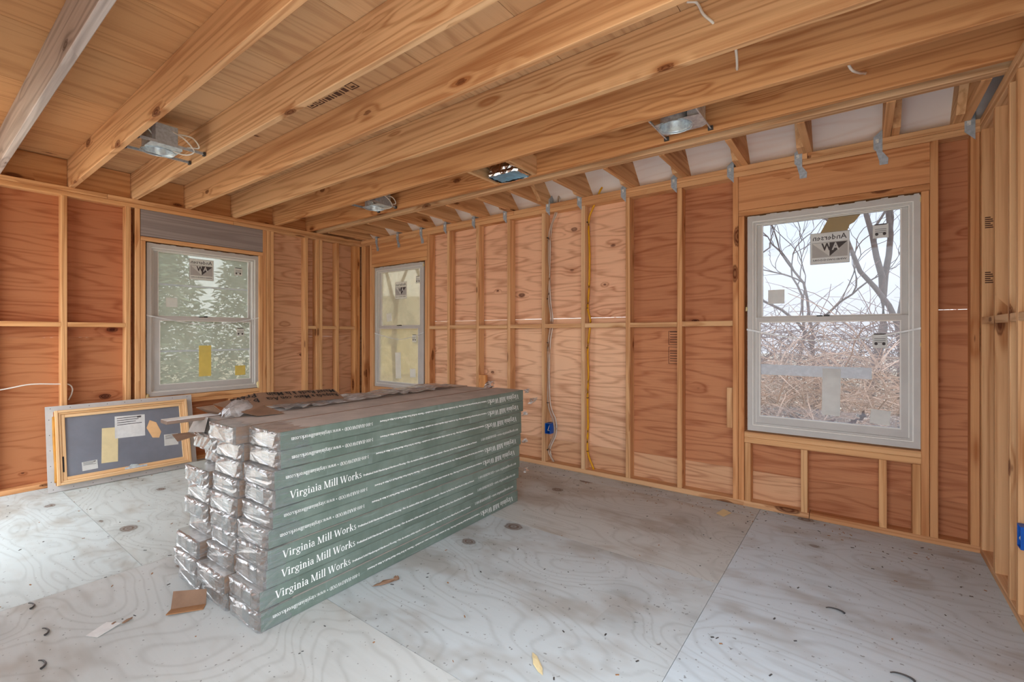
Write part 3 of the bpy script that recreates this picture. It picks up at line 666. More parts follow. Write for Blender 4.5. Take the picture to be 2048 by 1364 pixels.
window(2, MA(-4.92, .567), .917, 1.481, (.088, .802, .757, 1.428), (.078, .800, .066, .724),
       dict(sign=(.447, 1.187), tu=(.753, 1.294, .071, .082), tl=(.716, .603, .070, .088), uq=[(.224, .862, .10, .10, 6)], lq=[(.425, .272, .10, .315, 2), (.69, .192, .098, .104, 3)],
            m=(STK, STK), tape=[], c=.005, foam=[(.915, 1.45, .015)]),
       'hazy cream-lit double-hung window beside the room corner')

# ---------------------------------------------------------------- metal ties along the top plate
ORD = ['first', 'second', 'third', 'fourth', 'fifth', 'sixth', 'seventh', 'eighth', 'ninth', 'tenth', 'eleventh', 'twelfth', 'thirteenth', 'fourteenth', 'fifteenth']
TX = (-4.843, -4.44, -4.027, -3.641, -3.224, -2.809, -2.307, -1.979, -1.568, -1.153, -.749, -.33, .088, .494)
def tie_mesh(foot):
    mb = MB(); w = .022
    mb.prism([(w, .052), (-w, .012), (-w, -.060), (w, -.112)], 0, .0018)
    mb.add([(w, .052, 0), (w, -.0, 0), (w, -.0, -.06), (w, .11, -.06), (w + .0015, .052, 0), (w + .0015, 0, 0), (w + .0015, 0, -.06), (w + .0015, .11, -.06)], [(0, 1, 2, 3), (7, 6, 5, 4), (3, 2, 6, 7), (0, 3, 7, 4)])
    if foot: mb.prism([(-.012, -.064), (w, -.085), (w + .028, -.130), (w + .026, -.165), (-.004 + .012, -.165), (.006, -.138)], .0018, .0035)
    for x, y in ((-.008, -.02), (.008, -.045), (-.006, -.05), (.010, .015)): mb.prism(P_disc(x, y, .003)[0], .0018, .003)
    return mb
tmA = tie_mesh(False).data('rafter_tie', [TIE]); tmB = tie_mesh(True).data('rafter_tie_twisted', [TIE])
for i, x in enumerate(TX):
    foot = i in (0, 1, 2, 11, 12)
    o = link('rafter_tie', tmB if foot else tmA, None, axes((x, D - .0005, HT - .0), (1, 0, 0), (0, 0, 1)))
    tag(o, '%s galvanized metal tie along the top plate, counted from the room corner' % ORD[i], 'metal tie', 'metal ties along the long wall top plate')
    lb = obj('barcode_label', MB().box((-.012, -.026, .0019), (.004, -.002, .0024)), STK, o, wm(o))

# ---------------------------------------------------------------- flooring cartons
CL, CW, CHt = 1.84, .254, .0800
def carton_mesh(seed, sides):
    r = random.Random(seed); mb = MB(); x, y, z = CW / 2, CL / 2, CHt / 2 - .0005; b = .003
    ny = 10; rings = []
    pr = [(-x + b, -z), (x - b, -z), (x, -z + b), (x, z - b), (x - b, z), (-x + b, z), (-x, z - b), (-x, -z + b)]
    for i in range(ny + 1):
        t = -y + 2 * y * i / ny; e = r.uniform(-.0012, .0012); en = .0 if 0 < i < ny else .002
        rings.append([(px * (1 - en * 2) + e, t, pz * (1 - en)) for px, pz in pr])
    vs = [v for q in rings for v in q]; o = len(vs); side = {0: 1, 1: 0, 2: 0, 3: 0, 4: 1, 5: 0, 6: 0, 7: 0}
    for i in range(ny):
        for k in range(8):
            mb.add([rings[i][k], rings[i][(k + 1) % 8], rings[i + 1][(k + 1) % 8], rings[i + 1][k]], [(0, 3, 2, 1)], side[k])
    mb.add(rings[0], [tuple(range(8))], 2); mb.add(rings[-1], [tuple(range(8))[::-1]], 2)
    return mb.data('body', [sides, DUST, ENDC])
bodies = [carton_mesh(s, GREEN) for s in range(4)]; bodies_k = [carton_mesh(s, CARD) for s in range(4)]
def wrap_mesh(seed, end=-1):
    """crumpled clear sleeve round a carton end"""
    r = random.Random(seed); mb = MB(); x, z = CW / 2, CHt / 2 - .0005
    per = []
    nx, nz = 14, 5
    for i in range(nx): per.append((-x + 2 * x * i / nx, -z))
    for i in range(nz): per.append((x, -z + 2 * z * i / nz))
    for i in range(nx): per.append((x - 2 * x * i / nx, z))
    for i in range(nz): per.append((-x, z - 2 * z * i / nz))
    n = len(per); rings = []; Lw = r.uniform(.06, .13)
    ys = [-.016, -.010, -.003, .012, .03, .055, Lw]
    fz = [.55, .86, 1.0, 1, 1, 1, 1]
    for i, yy in enumerate(ys):
        q = []
        for k, (a, b) in enumerate(per):
            amp = (.0040 if i < 3 else .0022)
            top = abs(abs(b) - z) < 1e-6
            d = r.uniform(.0, amp); s = 1 + d / (CW / 2)
            sz = 1 + (r.uniform(.0, .0004) if top else 0) / z
            q.append((a * s * (fz[i] ** .4 if i < 2 else 1), -CL / 2 + yy + r.uniform(-.004, .004) + (r.uniform(-.02, .03) if i == len(ys) - 1 else 0), b * sz * fz[i] ** .5))
        rings.append(q)
    for i in range(len(ys) - 1):
        for k in range(n): mb.add([rings[i][k], rings[i][(k + 1) % n], rings[i + 1][(k + 1) % n], rings[i + 1][k]], [(0, 1, 2, 3)])
    mb.add(rings[0], [tuple(range(n))[::-1]])
    return mb.data('plastic_wrap', [WRAP])
wraps = [wrap_mesh(s) for s in range(5)]
# side print
tb = MB(); vs, fs = serif('Virginia Mill Works', .033, .368); tb.add([(CW / 2 + .0016, v[0] - CL / 2 + .062, v[1] - .0135) for v in vs], fs)
big = tb.data('lettering', [INKW])
tb = MB(); vs, fs = serif('1-800-HARDWOOD \u2022 www.virginiamillworks.com', .0165, .43); tb.add([(CW / 2 + .0016, v[0] + CL / 2 - .475, v[1] - .009) for v in vs], fs)
web = tb.data('web_lettering', [INKW])
tb = MB(); vs, fs, w = bfont('Prefinished Solid Handscraped Hardwood Flooring \u2022 Piso de madera s\u00f3lida raspada a mano con acabado \u2022 Plancher de Bois Franc Massif Racl\u00e9 \u00e0 la Main et Pr\u00e9verni', .0135, .88, bold=.0004)
tb.add([(CW / 2 + .0016, v[0] - CL / 2 + .44, v[1] - .010) for v in vs], fs)
small = tb.data('small_lettering', [INKW])
tape_m = MB().box((-.028, -CL / 2 - .0014, -CHt / 2 + .003), (.030, -CL / 2 - .0002, CHt / 2 - .003)).data('packing_tape', [TAPE])
lab_m = MB().box((-.085, -CL / 2 - .0012, -CHt / 2 + .010), (-.030, -CL / 2 - .0002, CHt / 2 - .008)).data('end_label', [PALE])
flap_m = MB().box((-CW / 2 + .006, -CL / 2 - .0022, -.001), (CW / 2 - .006, -CL / 2 - .0002, CHt / 2 - .004)).data('end_flap', [ENDC])
DIR = (-.0264, .9997)      # the stack is turned very slightly
RZ = math.atan2(.0264, .9997)
# near-end distances measured layer by layer, top layer first
NA = (.982, .985, .957, .962, .950, .934, .926, .922, .897, .897)
NB = (.915, .949, .9425, .929, .920, .918, .925, .905, .865, .885)
NC = (.945, .940, .994, .9025, .915, .900, .920, .864, .855, .877)
UPR = (3, 6, 7, 8)
COLN = ('outer printed column', 'middle column', 'inner column')
cart = {}
for ci, (xc, near) in enumerate(((-1.965 - CW / 2, NA), (-2.228 - CW / 2, NB), (-2.491 - CW / 2, NC))):
    for r_ in range(10):
        up = (r_ in UPR) if ci == 0 else rnd.random() < .5
        dx = rnd.uniform(-.004, .004) if ci else {6: .005, 7: .003, 9: .011}.get(r_, 0.0) - .002 * (r_ % 2)
        zc = (9 - r_) * .0805 + .0403; y0 = near[r_]
        # centre of the carton along its own length
        c = Vector((xc + dx + DIR[0] * (CL / 2 + y0 - .9), y0 + CL / 2, zc))
        M = Matrix.Translation((c.x, c.y, zc - .0403)) @ Matrix.Rotation(RZ + rnd.uniform(-.0015, .0015) * (0 < r_ < 9), 4, 'Z')
        root = empty('flooring_carton', mat=M); cart[ci, r_] = root
        desc = 'lettering upright' if up else 'lettering upside down'
        tag(root, ('green flooring carton, %s from top, %s of stack' % (ORD[r_], COLN[ci])) + (', ' + desc if ci == 0 else ''), 'carton', 'flooring cartons stacked on the floor')
        Mc = M @ Matrix.Translation((0, 0, .0403))
        link('body', (bodies_k if ci else bodies)[rnd.randrange(4)], root, Mc)
        F = Matrix.Rotation(math.pi, 4, 'X') if not up else Matrix()
        if ci == 0:
            for me in (big, web, small): link('lettering', me, root, Mc @ F)
        if (ci, r_) != (2, 0):
            link('end_flap', flap_m, root, Mc @ (Matrix() if rnd.random() < .5 else Matrix.Rotation(math.pi, 4, 'Y')))
            link('packing_tape', tape_m, root, Mc @ Matrix.Translation((rnd.uniform(-.01, .02), -.0012, 0)))
            if rnd.random() < .75: link('end_label', lab_m, root, Mc @ Matrix.Translation((rnd.uniform(-.01, .012), -.0014, rnd.uniform(-.002, .002))))
            link('plastic_wrap', wraps[rnd.randrange(5)], root, Mc)

def crumple(w, l, nx, ny, amp, seed, fn=None, th=0.0):
    r = random.Random(seed); mb = MB(); vs = []
    for i in range(nx + 1):
        for j in range(ny + 1):
            x, y = w * i / nx, l * j / ny; z = r.uniform(0, amp)
            p = (x + r.uniform(-.25, .25) * w / nx, y + r.uniform(-.25, .25) * l / ny, z)
            vs.append(fn(*p) if fn else p)
    fs = [(i * (ny + 1) + j, (i + 1) * (ny + 1) + j, (i + 1) * (ny + 1) + j + 1, i * (ny + 1) + j + 1) for i in range(nx) for j in range(ny)]
    return mb.add(vs, fs)
# small tufts of torn wrap at the far end and on the near corners (parts of their cartons)
for (k, p, s_) in (((0, 0), (-2.02, 2.84, .78), .05), ((0, 1), (-1.99, 2.86, .70), .07), ((0, 2), (-2.0, 2.80, .62), .045), ((0, 5), (-2.0, 2.79, .42), .05), ((0, 7), (-2.0, 2.80, .20), .05), ((1, 0), (-2.30, 2.72, .808), .09)):
    q = crumple(s_, s_ * 1.2, 5, 6, .03, int(s_ * 1000) + k[1], lambda x, y, z: (p[0] + z + x * .2, p[1] + y - .02, p[2] + x * .6))
    obj('plastic_tuft', q, SHEET, cart[k])
# the opened carton at the top: lid torn up, planks inside, flaps hanging out
oc = cart[2, 0]; oc['label'] = 'opened flooring carton at the top of the inner column, lid torn up'
Y0c = NC[0]
def sheet4(c, th=.003, mi=0):
    a = [Vector(p) for p in c]; n = (a[1] - a[0]).cross(a[3] - a[0]).normalized() * th
    mb = MB(); return mb.add(a + [p - n for p in a], [(0, 1, 2, 3), (7, 6, 5, 4), (0, 4, 5, 1), (1, 5, 6, 2), (2, 6, 7, 3), (3, 7, 4, 0)])
A_, B_, C_, D_ = Vector((-2.515, 1.170, .846)), Vector((-2.505, 1.640, .834)), Vector((-2.60, 1.63, .884)), Vector((-2.60, 1.179, .905))
fp = obj('torn_lid', sheet4((A_, B_, C_, D_)), CARD, oc); fp['label'] = 'torn brown cardboard lid with black lettering'
n_ = (B_ - A_).cross(D_ - A_).normalized()
MF = axes(C_ + n_ * .0012 - (C_ - B_) * .04, (D_ - C_), (B_ - C_))
for txt, yy, wd in (('Massif Racl\u00e9 \u00e0 la Main', .004, .40), ('Raspada a Mano con Aca', .048, .42)):
    vs, fs, w = bfont(txt, .046, wd, bold=.0008); obj('lettering', MB().add([(v[0] + .01, v[1] + yy, .0008) for v in vs], fs), INK, fp, MF)
E_, F_ = Vector((-2.63, .975, .866)), Vector((-2.48, 1.06, .826))
fp2 = obj('torn_lid', sheet4((F_, A_, D_, E_)), CARD, oc); fp2['label'] = 'folded near end of the torn cardboard lid'
MF2 = axes(D_ + Vector((.008, -.010, .003)), (E_ - D_), (A_ - D_))
for txt, yy, wd in (('Pr\u00e9ve', .004, .12), ('bado', .046, .11)):
    vs, fs, w = bfont(txt, .044, wd, bold=.0008); obj('lettering', MB().add([(v[0] + .01, v[1] + yy, .0012) for v in vs], fs), INK, fp2, MF2)
obj('torn_lid', sheet4(((-2.42, 1.10, .812), (-2.40, 1.22, .812), (-2.515, 1.170, .846), (-2.48, 1.06, .826))), CARD, oc)
obj('side_flap', sheet4(((-2.72, .99, .806), (-2.55, 1.0, .815), (-2.60, .965, .862), (-2.735, .935, .842))), CARD, oc)
obj('end_flap', sheet4(((-2.745, .942, .800), (-2.60, .942, .806), (-2.60, .925, .735), (-2.745, .905, .720))), DUST, oc)
obj('end_flap', sheet4(((-2.62, .90, .722), (-2.745, .905, .720), (-2.80, .85, .712), (-2.66, .83, .700))), CARD, oc)
dm = crumple(.11, .16, 8, 8, .012, 5, lambda x, y, z: (-2.60 + x, .985 + y, .806 + .075 * math.sin(math.pi * min(1, max(0, x / .11))) ** .6 * math.sin(math.pi * min(1, max(0, y / .16))) ** .6 + z))
obj('plastic_bag', dm, SHEET, oc)
pk = empty('floor_plank', (-2.665, .776, .790)); tag(pk, 'pale finished floor plank sticking out of the opened carton', 'plank')
obj('plank_body', MB().rod(.62, .085, .016, .003), [PLANKU], pk, axes((-2.665, 1.086, .800), (0, 1, 0), (-1, 0, 0)))
obj('finished_face', MB().box((-.0415, -.309, 0), (.0415, .309, .0015)), PLANK, pk, Matrix.Translation((-2.665, 1.086, .8082)))
tb_ = MB().prism([(-.016, .046), (.010, .034), (.030, -.012), (.022, -.040), (-.004, -.038), (-.028, .010)], -.0015, .0015)
o = obj('cardboard_tab', tb_, plain('tan card', srgb(214, 172, 124), .8), None, axes((-2.72, .752, .762), (.55, .83, 0), (0, 0, 1))); tag(o, 'small tan cardboard tab dangling off the plank end', 'cardboard scrap')
ps = crumple(.30, 1.35, 8, 30, .022, 11, lambda x, y, z: (-2.76 + x - y * .03, 1.28 + y, .810 + z * (1 if x > .02 else 0)))
tag(obj('plastic_sheet', ps, SHEET), 'loose clear plastic sheet lying along the top of the carton stack', 'plastic sheet')

# ---------------------------------------------------------------- spare window sash leaning on the left wall
LS, HS = .985, .665
bl = Vector((-4.962, .708, .002)); xax = Vector((.035, .9994, 0)); th_ = math.asin(.165 / HS)
yax = Vector((-math.sin(th_), 0, math.cos(th_)))
ML2 = axes(bl, xax, yax)
sw = empty('window_sash', mat=ML2); tag(sw, 'spare pine window sash with stickers leaning against the left wall', 'window sash')
mb = MB(); pts = [(.0, .0), (LS, .0), (LS, HS), (.0, HS)]
ring(mb, 0, LS, 0, HS, .045, .0, .006); obj('nailing_flange', mb, FLNG, sw, ML2)
nl = MB()
for k in range(9): nl.prism(P_disc(.03 + k * .115, .020, .003)[0], .006, .0068); nl.prism(P_disc(.03 + k * .115, HS - .018, .003)[0], .006, .0068)
for k in range(5): nl.prism(P_disc(.02, .08 + k * .12, .003)[0], .006, .0068)
obj('nail_hole', nl, STD, sw, ML2)
def pine_ring(x0, x1, y0, y1, w, z0, z1, nm='frame_rail'):
    for (a, b) in (((x0, y0, z0), (x0 + w, y1, z1)), ((x1 - w, y0, z0), (x1, y1, z1)), ((x0 + w, y0, z0), (x1 - w, y0 + w, z1)), ((x0 + w, y1 - w, z0), (x1 - w, y1, z1))):
        c = [(a[i] + b[i]) / 2 for i in range(3)]; d = [b[i] - a[i] for i in range(3)]
        if d[0] > d[1]: L = ML2 @ axes(c, (1, 0, 0), (0, 1, 0)); m = MB().rod(d[0], d[1], d[2], .002)
        else: L = ML2 @ axes(c, (0, 1, 0), (-1, 0, 0)); m = MB().rod(d[1], d[0], d[2], .002)
        obj(nm, m, PINE, sw, L, col=jit((1, .97, .93), .04))
pine_ring(.050, LS - .050, .042, HS - .042, .018, .006, .045)
pine_ring(.069, LS - .069, .061, HS - .061, .014, .006, .036)
pine_ring(.084, LS - .084, .076, HS - .076, .024, .006, .028, 'sash_rail')
obj('caulk_bead', MB().tube(crv([(.046, .07, .012), (.048, .2, .014), (.045, .4, .013), (.047, .58, .014)]), .010, 6), plain('amber caulk', srgb(186, 128, 40), .4), sw, ML2, smooth=True)
gp = obj('pane', MB().box((.106, .098, .008), (LS - .106, HS - .098, .014)), SCRN, sw, ML2); gp['label'] = 'dark grey glass pane'
obj('sash_slot', MB().box((.0845, .14, .0275), (.094, .26, .0295)), INK, sw, ML2)
for (c, mt, nm) in (((.375, .30, .105, .285, -3), PAPY, 'sticker'), ((.515, .435, .205, .185, -2), PAPR, 'sticker'), ((.80, .27, .105, .10, -2), STK, 'sticker'), ((.245, .16, .095, .07, 2), STK, 'sticker')):
    s_ = obj(nm, quadbox(rectc(*c), .0142), mt, sw, ML2); q = MB()
    if mt is not PAPY:
        for k in range(4): 
            yy = c[1] + c[3] * (.40 - k * .10); q.box((c[0] - c[2] * .42, yy, .0155), (c[0] + c[2] * (.40 - .1 * (k % 3)), yy + c[3] * .03, .0160))
        q.box((c[0] + c[2] * .25, c[1] + c[3] * .36, .0155), (c[0] + c[2] * .38, c[1] + c[3] * .44, .0162))
        obj('printed_lines', q, STD, s_, ML2)
lk = MB().box((.46, .076, .028), (.61, .092, .034)); lk.add([(.475, .088, .031), (.56, .088, .031), (.545, .104, .046), (.50, .112, .046), (.475, .088, .028), (.56, .088, .028), (.545, .104, .040), (.50, .112, .040)],
      [(0, 1, 2, 3), (7, 6, 5, 4), (0, 4, 5, 1), (1, 5, 6, 2), (2, 6, 7, 3), (3, 7, 4, 0)])
obj('lock', lk, GALV, sw, ML2)

# ---------------------------------------------------------------- recessed light housings and duct boot between the joists
def can_light(x, y0, y1, off, label, gp_, cable):
    yc = (y0 + y1) / 2; z = HT + .012
    root = empty('recessed_light', (x, yc, z)); tag(root, label, 'light housing', gp_); B = wm(root)
    hl = (y1 - y0) / 2
    for sx in (-1, 1):
        b = MB().box((sx * .130 - .004, -hl, 0), (sx * .130 + .004, hl, .002)).box((sx * .130 - .004, -hl, .002), (sx * .130 - .002, hl, .018))
        h = obj('hanger_bar', b, GALV if cable == 2 else TIE, root, B)
        ft = MB().box((sx * .130 - .016, hl - .012, -.006), (sx * .130 + .012, hl, .018)).box((sx * .130 - .012, -hl, -.004), (sx * .130 + .012, -hl + .010, .016))
        obj('bar_foot', ft, DKST, h, B)
    # plate with a round hole
    n = 28; rr = .088; pm = MB(); px0, px1, py0, py1 = -.126, .126, -.085 + off[1], .100 + off[1]; cx, cy = off
    outer = []
    for k in range(n):
        a = 2 * math.pi * k / n; dx, dy = math.cos(a), math.sin(a); t = min((px1 - cx) / dx if dx > 1e-6 else 9, (px0 - cx) / dx if dx < -1e-6 else 9, (py1 - cy) / dy if dy > 1e-6 else 9, (py0 - cy) / dy if dy < -1e-6 else 9)
        outer.append((cx + dx * t, cy + dy * t))
    inn = [(cx + rr * math.cos(2 * math.pi * k / n), cy + rr * math.sin(2 * math.pi * k / n)) for k in range(n)]
    for zz, fl_ in ((.0025, 0), (.0045, 1)):
        for k in range(n):
            q = [outer[k] + (zz,), outer[(k + 1) % n] + (zz,), inn[(k + 1) % n] + (zz,), inn[k] + (zz,)]
            pm.add(q, [(0, 1, 2, 3) if fl_ else (3, 2, 1, 0)])
    obj('mounting_plate', pm, GALV, root, B)
    cm = MB(); prof = [(rr + .006, -.004), (rr + .006, .004), (rr, .004), (rr - .002, .010), (rr - .004, .150), (.0, .152)]
    vs = [(cx + p[0] * math.cos(2 * math.pi * k / n), cy + p[0] * math.sin(2 * math.pi * k / n), p[1]) for p in prof for k in range(n)]
    cm.add(vs, [(i * n + k, i * n + (k + 1) % n, (i + 1) * n + (k + 1) % n, (i + 1) * n + k) for i in range(len(prof) - 1) for k in range(n)])
    cn = obj('can', cm, GALV, root, B, smooth=True)
    obj('socket', MB().tube([(cx, cy, .10), (cx, cy, .15)], .03, 12), DKST, cn, B)
    jb = MB().box((.055, -.06 + off[1], .006), (.124, .06 + off[1], .13)); obj('junction_box', jb, GALV if cable == 2 else TIE, root, B)
    if cable == 1:
        for pts in ([(.12, .0, .10), (.15, .06, .06), (.13, .12, .005), (.06, .08, -.012), (.02, -.02, .03), (.04, -.12, .12)], [(.13, .03, .09), (.16, .10, .08), (.155, .14, .03), (.10, .09, .03)]):
            obj('cable', MB().tube(crv(pts), .0045, 6), NMW, root, B, smooth=True)
    return root
can_light(-3.685, .899, 1.270, (-.045, -.03), 'recessed light housing with looped white cable, between joists at upper left', 'recessed light housings', 1)
can_light(-3.70, 2.565, 2.905, (-.045, .045), 'small recessed light housing far off near the room corner', 'recessed light housings', 1)
can_light(-.835, 2.565, 2.905, (-.030, .010), 'shiny bare recessed light housing nearest the right window', 'recessed light housings', 2)
db = empty('duct_boot', (-2.13, 2.80, HT)); tag(db, 'foil-wrapped duct boot with blue film, framed between two joists', 'duct boot'); B = wm(db)
r = random.Random(3); fm = MB(); n = 40; rings = []
for zi, (zz, sc_) in enumerate(((-.012, 1.0), (.004, 1.03), (.02, .98), (.04, 1.02), (.065, .93), (.12, .86), (.2, .85))):
    q = []
    for k in range(n):
        a = 2 * math.pi * (k + .5) / n; c, s = math.cos(a), math.sin(a); m = max(abs(c), abs(s)); j = r.uniform(-.006, .006) * (zi > 0)
        q.append((.135 * c / m * sc_ + j, .088 * s / m * sc_ + j, zz + r.uniform(-.003, .003)))
    rings.append(q)
fm.add([v for q in rings for v in q], [(i * n + k, i * n + (k + 1) % n, (i + 1) * n + (k + 1) % n, (i + 1) * n + k) for i in range(len(rings) - 1) for k in range(n)])
obj('foil_collar', fm, FOIL, db, B)
def boot_fn(x, y, z):
    u, v = (x - .13) / .13, (y - .084) / .084
    return (x - .13, y - .084, -.008 + .028 * max(0, 1 - max(abs(u), abs(v))) + .012 * abs(u + .1) * 0 + z * .6)
obj('film_cover', crumple(.26, .168, 12, 8, .008, 4, boot_fn), BLUF, db, B)
for x0 in (-2.345, -1.985):
    board('support_block', (x0, 2.565, HT + .002), (x0 + .038, 2.905, HT + (.092 if x0 < -2.2 else .14)), LUM, db, (1.0, .95, .84))

# ---------------------------------------------------------------- cables and boxes
def cable(name, pts, r, m, label, staples=None):
    t = obj(name, MB().tube(crv([Vector(p) for p in pts], 6), r, 7), m, None, smooth=True); tag(t, label, 'cable')
    for p in (staples or []): obj('staple', MB().box((p[0] - .010, p[1] - .010, p[2] - .003), (p[0] + .010, p[1] + .010, p[2] + .003)), INK, t)
    return t
yc_ = D + .040
cable('power_cable', [(-2.20, yc_ + .05, 2.60), (-2.225, yc_, 2.46), (-2.254, yc_, 2.338), (-2.319, yc_, 2.164), (-2.323, yc_, 1.96), (-2.312, yc_, 1.75), (-2.325, yc_, 1.549), (-2.297, yc_, 1.343), (-2.330, yc_, 1.138), (-2.328, yc_, .85),
        (-2.331, yc_, .572), (-2.266, yc_ - .01, .42), (-2.266, yc_, .29), (-2.328, yc_, .141), (-2.268, yc_, .039)], .0080, NMG, 'grey-white power cable stapled down a wall stud beside the blue outlet box',
      [(-2.334, yc_, z) for z in (2.12, 1.55, 1.14, .58, .14)])
cable('power_cable', [(-2.19, yc_ + .06, 2.60), (-2.215, yc_ + .015, 2.46), (-2.245, yc_ + .014, 2.338), (-2.310, yc_ + .016, 2.164), (-2.318, yc_ + .016, 1.6), (-2.287, yc_ + .014, 1.343), (-2.32, yc_ + .016, 1.1), (-2.32, yc_ + .016, .6), (-2.255, yc_ + .016, .42), (-2.255, yc_ + .016, .29), (-2.315, yc_ + .015, .15), (-2.29, yc_ + .012, .039)], .0055, NMW,
      'second white power cable running behind the grey-white one')
cable('power_cable', [(-1.75, yc_ + .04, 2.56), (-1.80, yc_, 2.46), (-1.829, yc_, 2.387), (-1.871, yc_, 2.317), (-1.909, yc_, 2.207), (-1.900, yc_, 1.916), (-1.905, yc_, 1.65), (-1.918, yc_, 1.453), (-1.893, yc_, 1.327), (-1.918, yc_, 1.104), (-1.912, yc_, .85),
        (-1.921, yc_, .664), (-1.915, yc_, .42), (-1.920, yc_, .191), (-1.860, yc_, .039)], .0085, NMY, 'yellow power cable stapled down the wall stud', [(-1.922, yc_, z) for z in (2.207, 1.45, 1.1, .66, .19)])
cable('loose_wire', [(-5.20, -.1, .74), (-5.20, .2, .77), (-5.19, .482, .80), (-5.185, .64, .828), (-5.185, .79, .818), (-5.19, .860, .81), (-5.195, .885, .775), (-5.20, .882, .73), (-5.20, .863, .68)], .005, NMW, 'thin white wire crossing the left wall by a stud')
cable('loose_wire', [(-.60, 2.06, 2.66), (-.565, 2.085, 2.655), (-.54, 2.09, 2.60), (-.504, 2.097, 2.553), (-.50, 2.12, 2.548)], .006, NMW, 'short white cable entering the joist at the top edge of the picture')
cable('loose_wire', [(-.44, 2.14, 2.56), (-.45, 2.30, 2.50), (-.47, 2.42, 2.49), (-.485, 2.50, 2.54), (-.50, 2.545, 2.553)], .006, NMW, 'drooping white cable looping between two joists')
cable('loose_wire', [(-.06, 2.56, 2.50), (-.035, 2.62, 2.435), (-.005, 2.70, 2.44), (.02, 2.85, 2.50), (.02, 2.91, 2.52)], .006, NMW, 'short white cable end peeking below the joist')
def outlet(M, label):
    root = empty('outlet_box', mat=M); tag(root, label, 'outlet box', 'blue outlet boxes')
    b = MB(); w, h, d, t = .056, .095, .075, .004
    b.box((0, 0, -d), (t, h, 0)).box((w - t, 0, -d), (w, h, 0)).box((t, 0, -d), (w - t, t, 0)).box((t, h - t, -d), (w - t, h, 0)).box((t, t, -d), (w - t, h - t, -d + t))
    obj('box', b, BLU, root, M)
    obj('wire_end', MB().tube(crv([(.015, .07, -.06), (.03, .06, -.02), (.035, .045, -.004), (.025, .03, -.012), (.03, .02, -.05)]), .004, 6), NMW, root, M, smooth=True)
outlet(axes((-2.338, D - .004, .30), (1, 0, 0), (0, 0, 1)), 'blue plastic outlet box low on the long wall')
outlet(axes((XR - .004, 2.850, .33), (0, -1, 0), (0, 0, 1)), 'blue plastic outlet box cut off by the right edge')

# ---------------------------------------------------------------- scraps on the floor
cs = empty('cardboard_scrap', (-2.41, .82, 0)); tag(cs, 'folded brown cardboard scrap on the floor by the stack corner', 'cardboard scrap')
obj('flat_panel', sheet4(((-2.395, .705, .012), (-2.33, .825, .004), (-2.365, .848, .003), (-2.435, .735, .006)), .004), CARDL, cs)
obj('raised_panel', sheet4(((-2.435, .735, .006), (-2.365, .848, .003), (-2.385, .858, .060), (-2.46, .752, .070)), .004), CARD, cs)
o = obj('paper_scrap', sheet4(((-2.503, .466, .003), (-2.452, .492, .003), (-2.49, .575, .006), (-2.549, .541, .004)), .0015), PAPR); tag(o, 'white paper scrap on the floor at lower left', 'paper scrap')
o = obj('paper_scrap', sheet4(((-.784, 3.36, .003), (-.729, 3.326, .003), (-.700, 3.424, .004), (-.758, 3.458, .008)), .0015), PAPY); tag(o, 'cream paper square on the floor below the right window', 'paper scrap')
def chunk(name, c, sx, sy, sz, m, label, seed, rz=0, cat='wood scrap'):
    r = random.Random(seed); mb = MB(); n, k = 8, 5; vs = []
    for i in range(k):
        t = math.pi * (i + .5) / k
        for j in range(n):
            a = 2 * math.pi * j / n; q = r.uniform(.6, 1.15)
            vs.append((sx * q * math.sin(t) * math.cos(a), sy * q * math.sin(t) * math.sin(a), max(-sz * .9, sz * math.cos(t) * q)))
    mb.add(vs, [(i * n + j, (i + 1) * n + j, (i + 1) * n + (j + 1) % n, i * n + (j + 1) % n) for i in range(k - 1) for j in range(n)] + [tuple(range(n))[::-1] if 0 else tuple(range(n)), tuple(range((k - 1) * n, k * n))[::-1]])
    o = obj(name, mb, m, None, Matrix.Translation((c[0], c[1], sz * .9)) @ Matrix.Rotation(rz, 4, 'Z')); tag(o, label, cat); return o
chunk('wood_chip', (-1.86, 1.44), .02, .055, .008, CARD, 'torn brown wood chip beside the carton stack', 1, -.3)
chunk('wood_chip', (-1.842, 1.497), .016, .018, .012, CARD, 'small dark wood crumb next to the torn chip', 2)
chunk('wood_chip', (-2.491, .597), .006, .022, .006, CARD, 'small brown chip behind the white paper scrap', 3, .3)
chunk('wood_chip', (-2.515, .555), .008, .014, .004, CARD, 'thin sliver touching the white paper scrap', 4, .8)
chunk('wood_shavings', (-.955, 1.43), .016, .060, .004, PAPY, 'pile of tan shavings near the bottom of the picture', 6, .9, 'shavings')
NAILP = ((-2.976, .36), (-2.672, .363), (-2.418, .318), (-.088, 2.484), (.12, 2.145))
NAILL = ('curved dark shaving at the far lower left of the floor', 'curved dark shaving left of the white paper scrap', 'curved dark shaving at the bottom left edge', 'dark curved shaving on the bright floor below the right window', 'dark curved shaving by the bottom right corner')
for i, (x, y) in enumerate(NAILP):
    pts = [(x + .035 * math.cos(a), y + .02 * math.sin(a), .005) for a in (0.2, .8, 1.5, 2.2, 2.8)]
    tag(obj('wood_shaving', MB().tube(crv(pts, 3), .0045, 5, taper=.002), DKST), NAILL[i], 'shaving')
deb = MB(); r = random.Random(21)
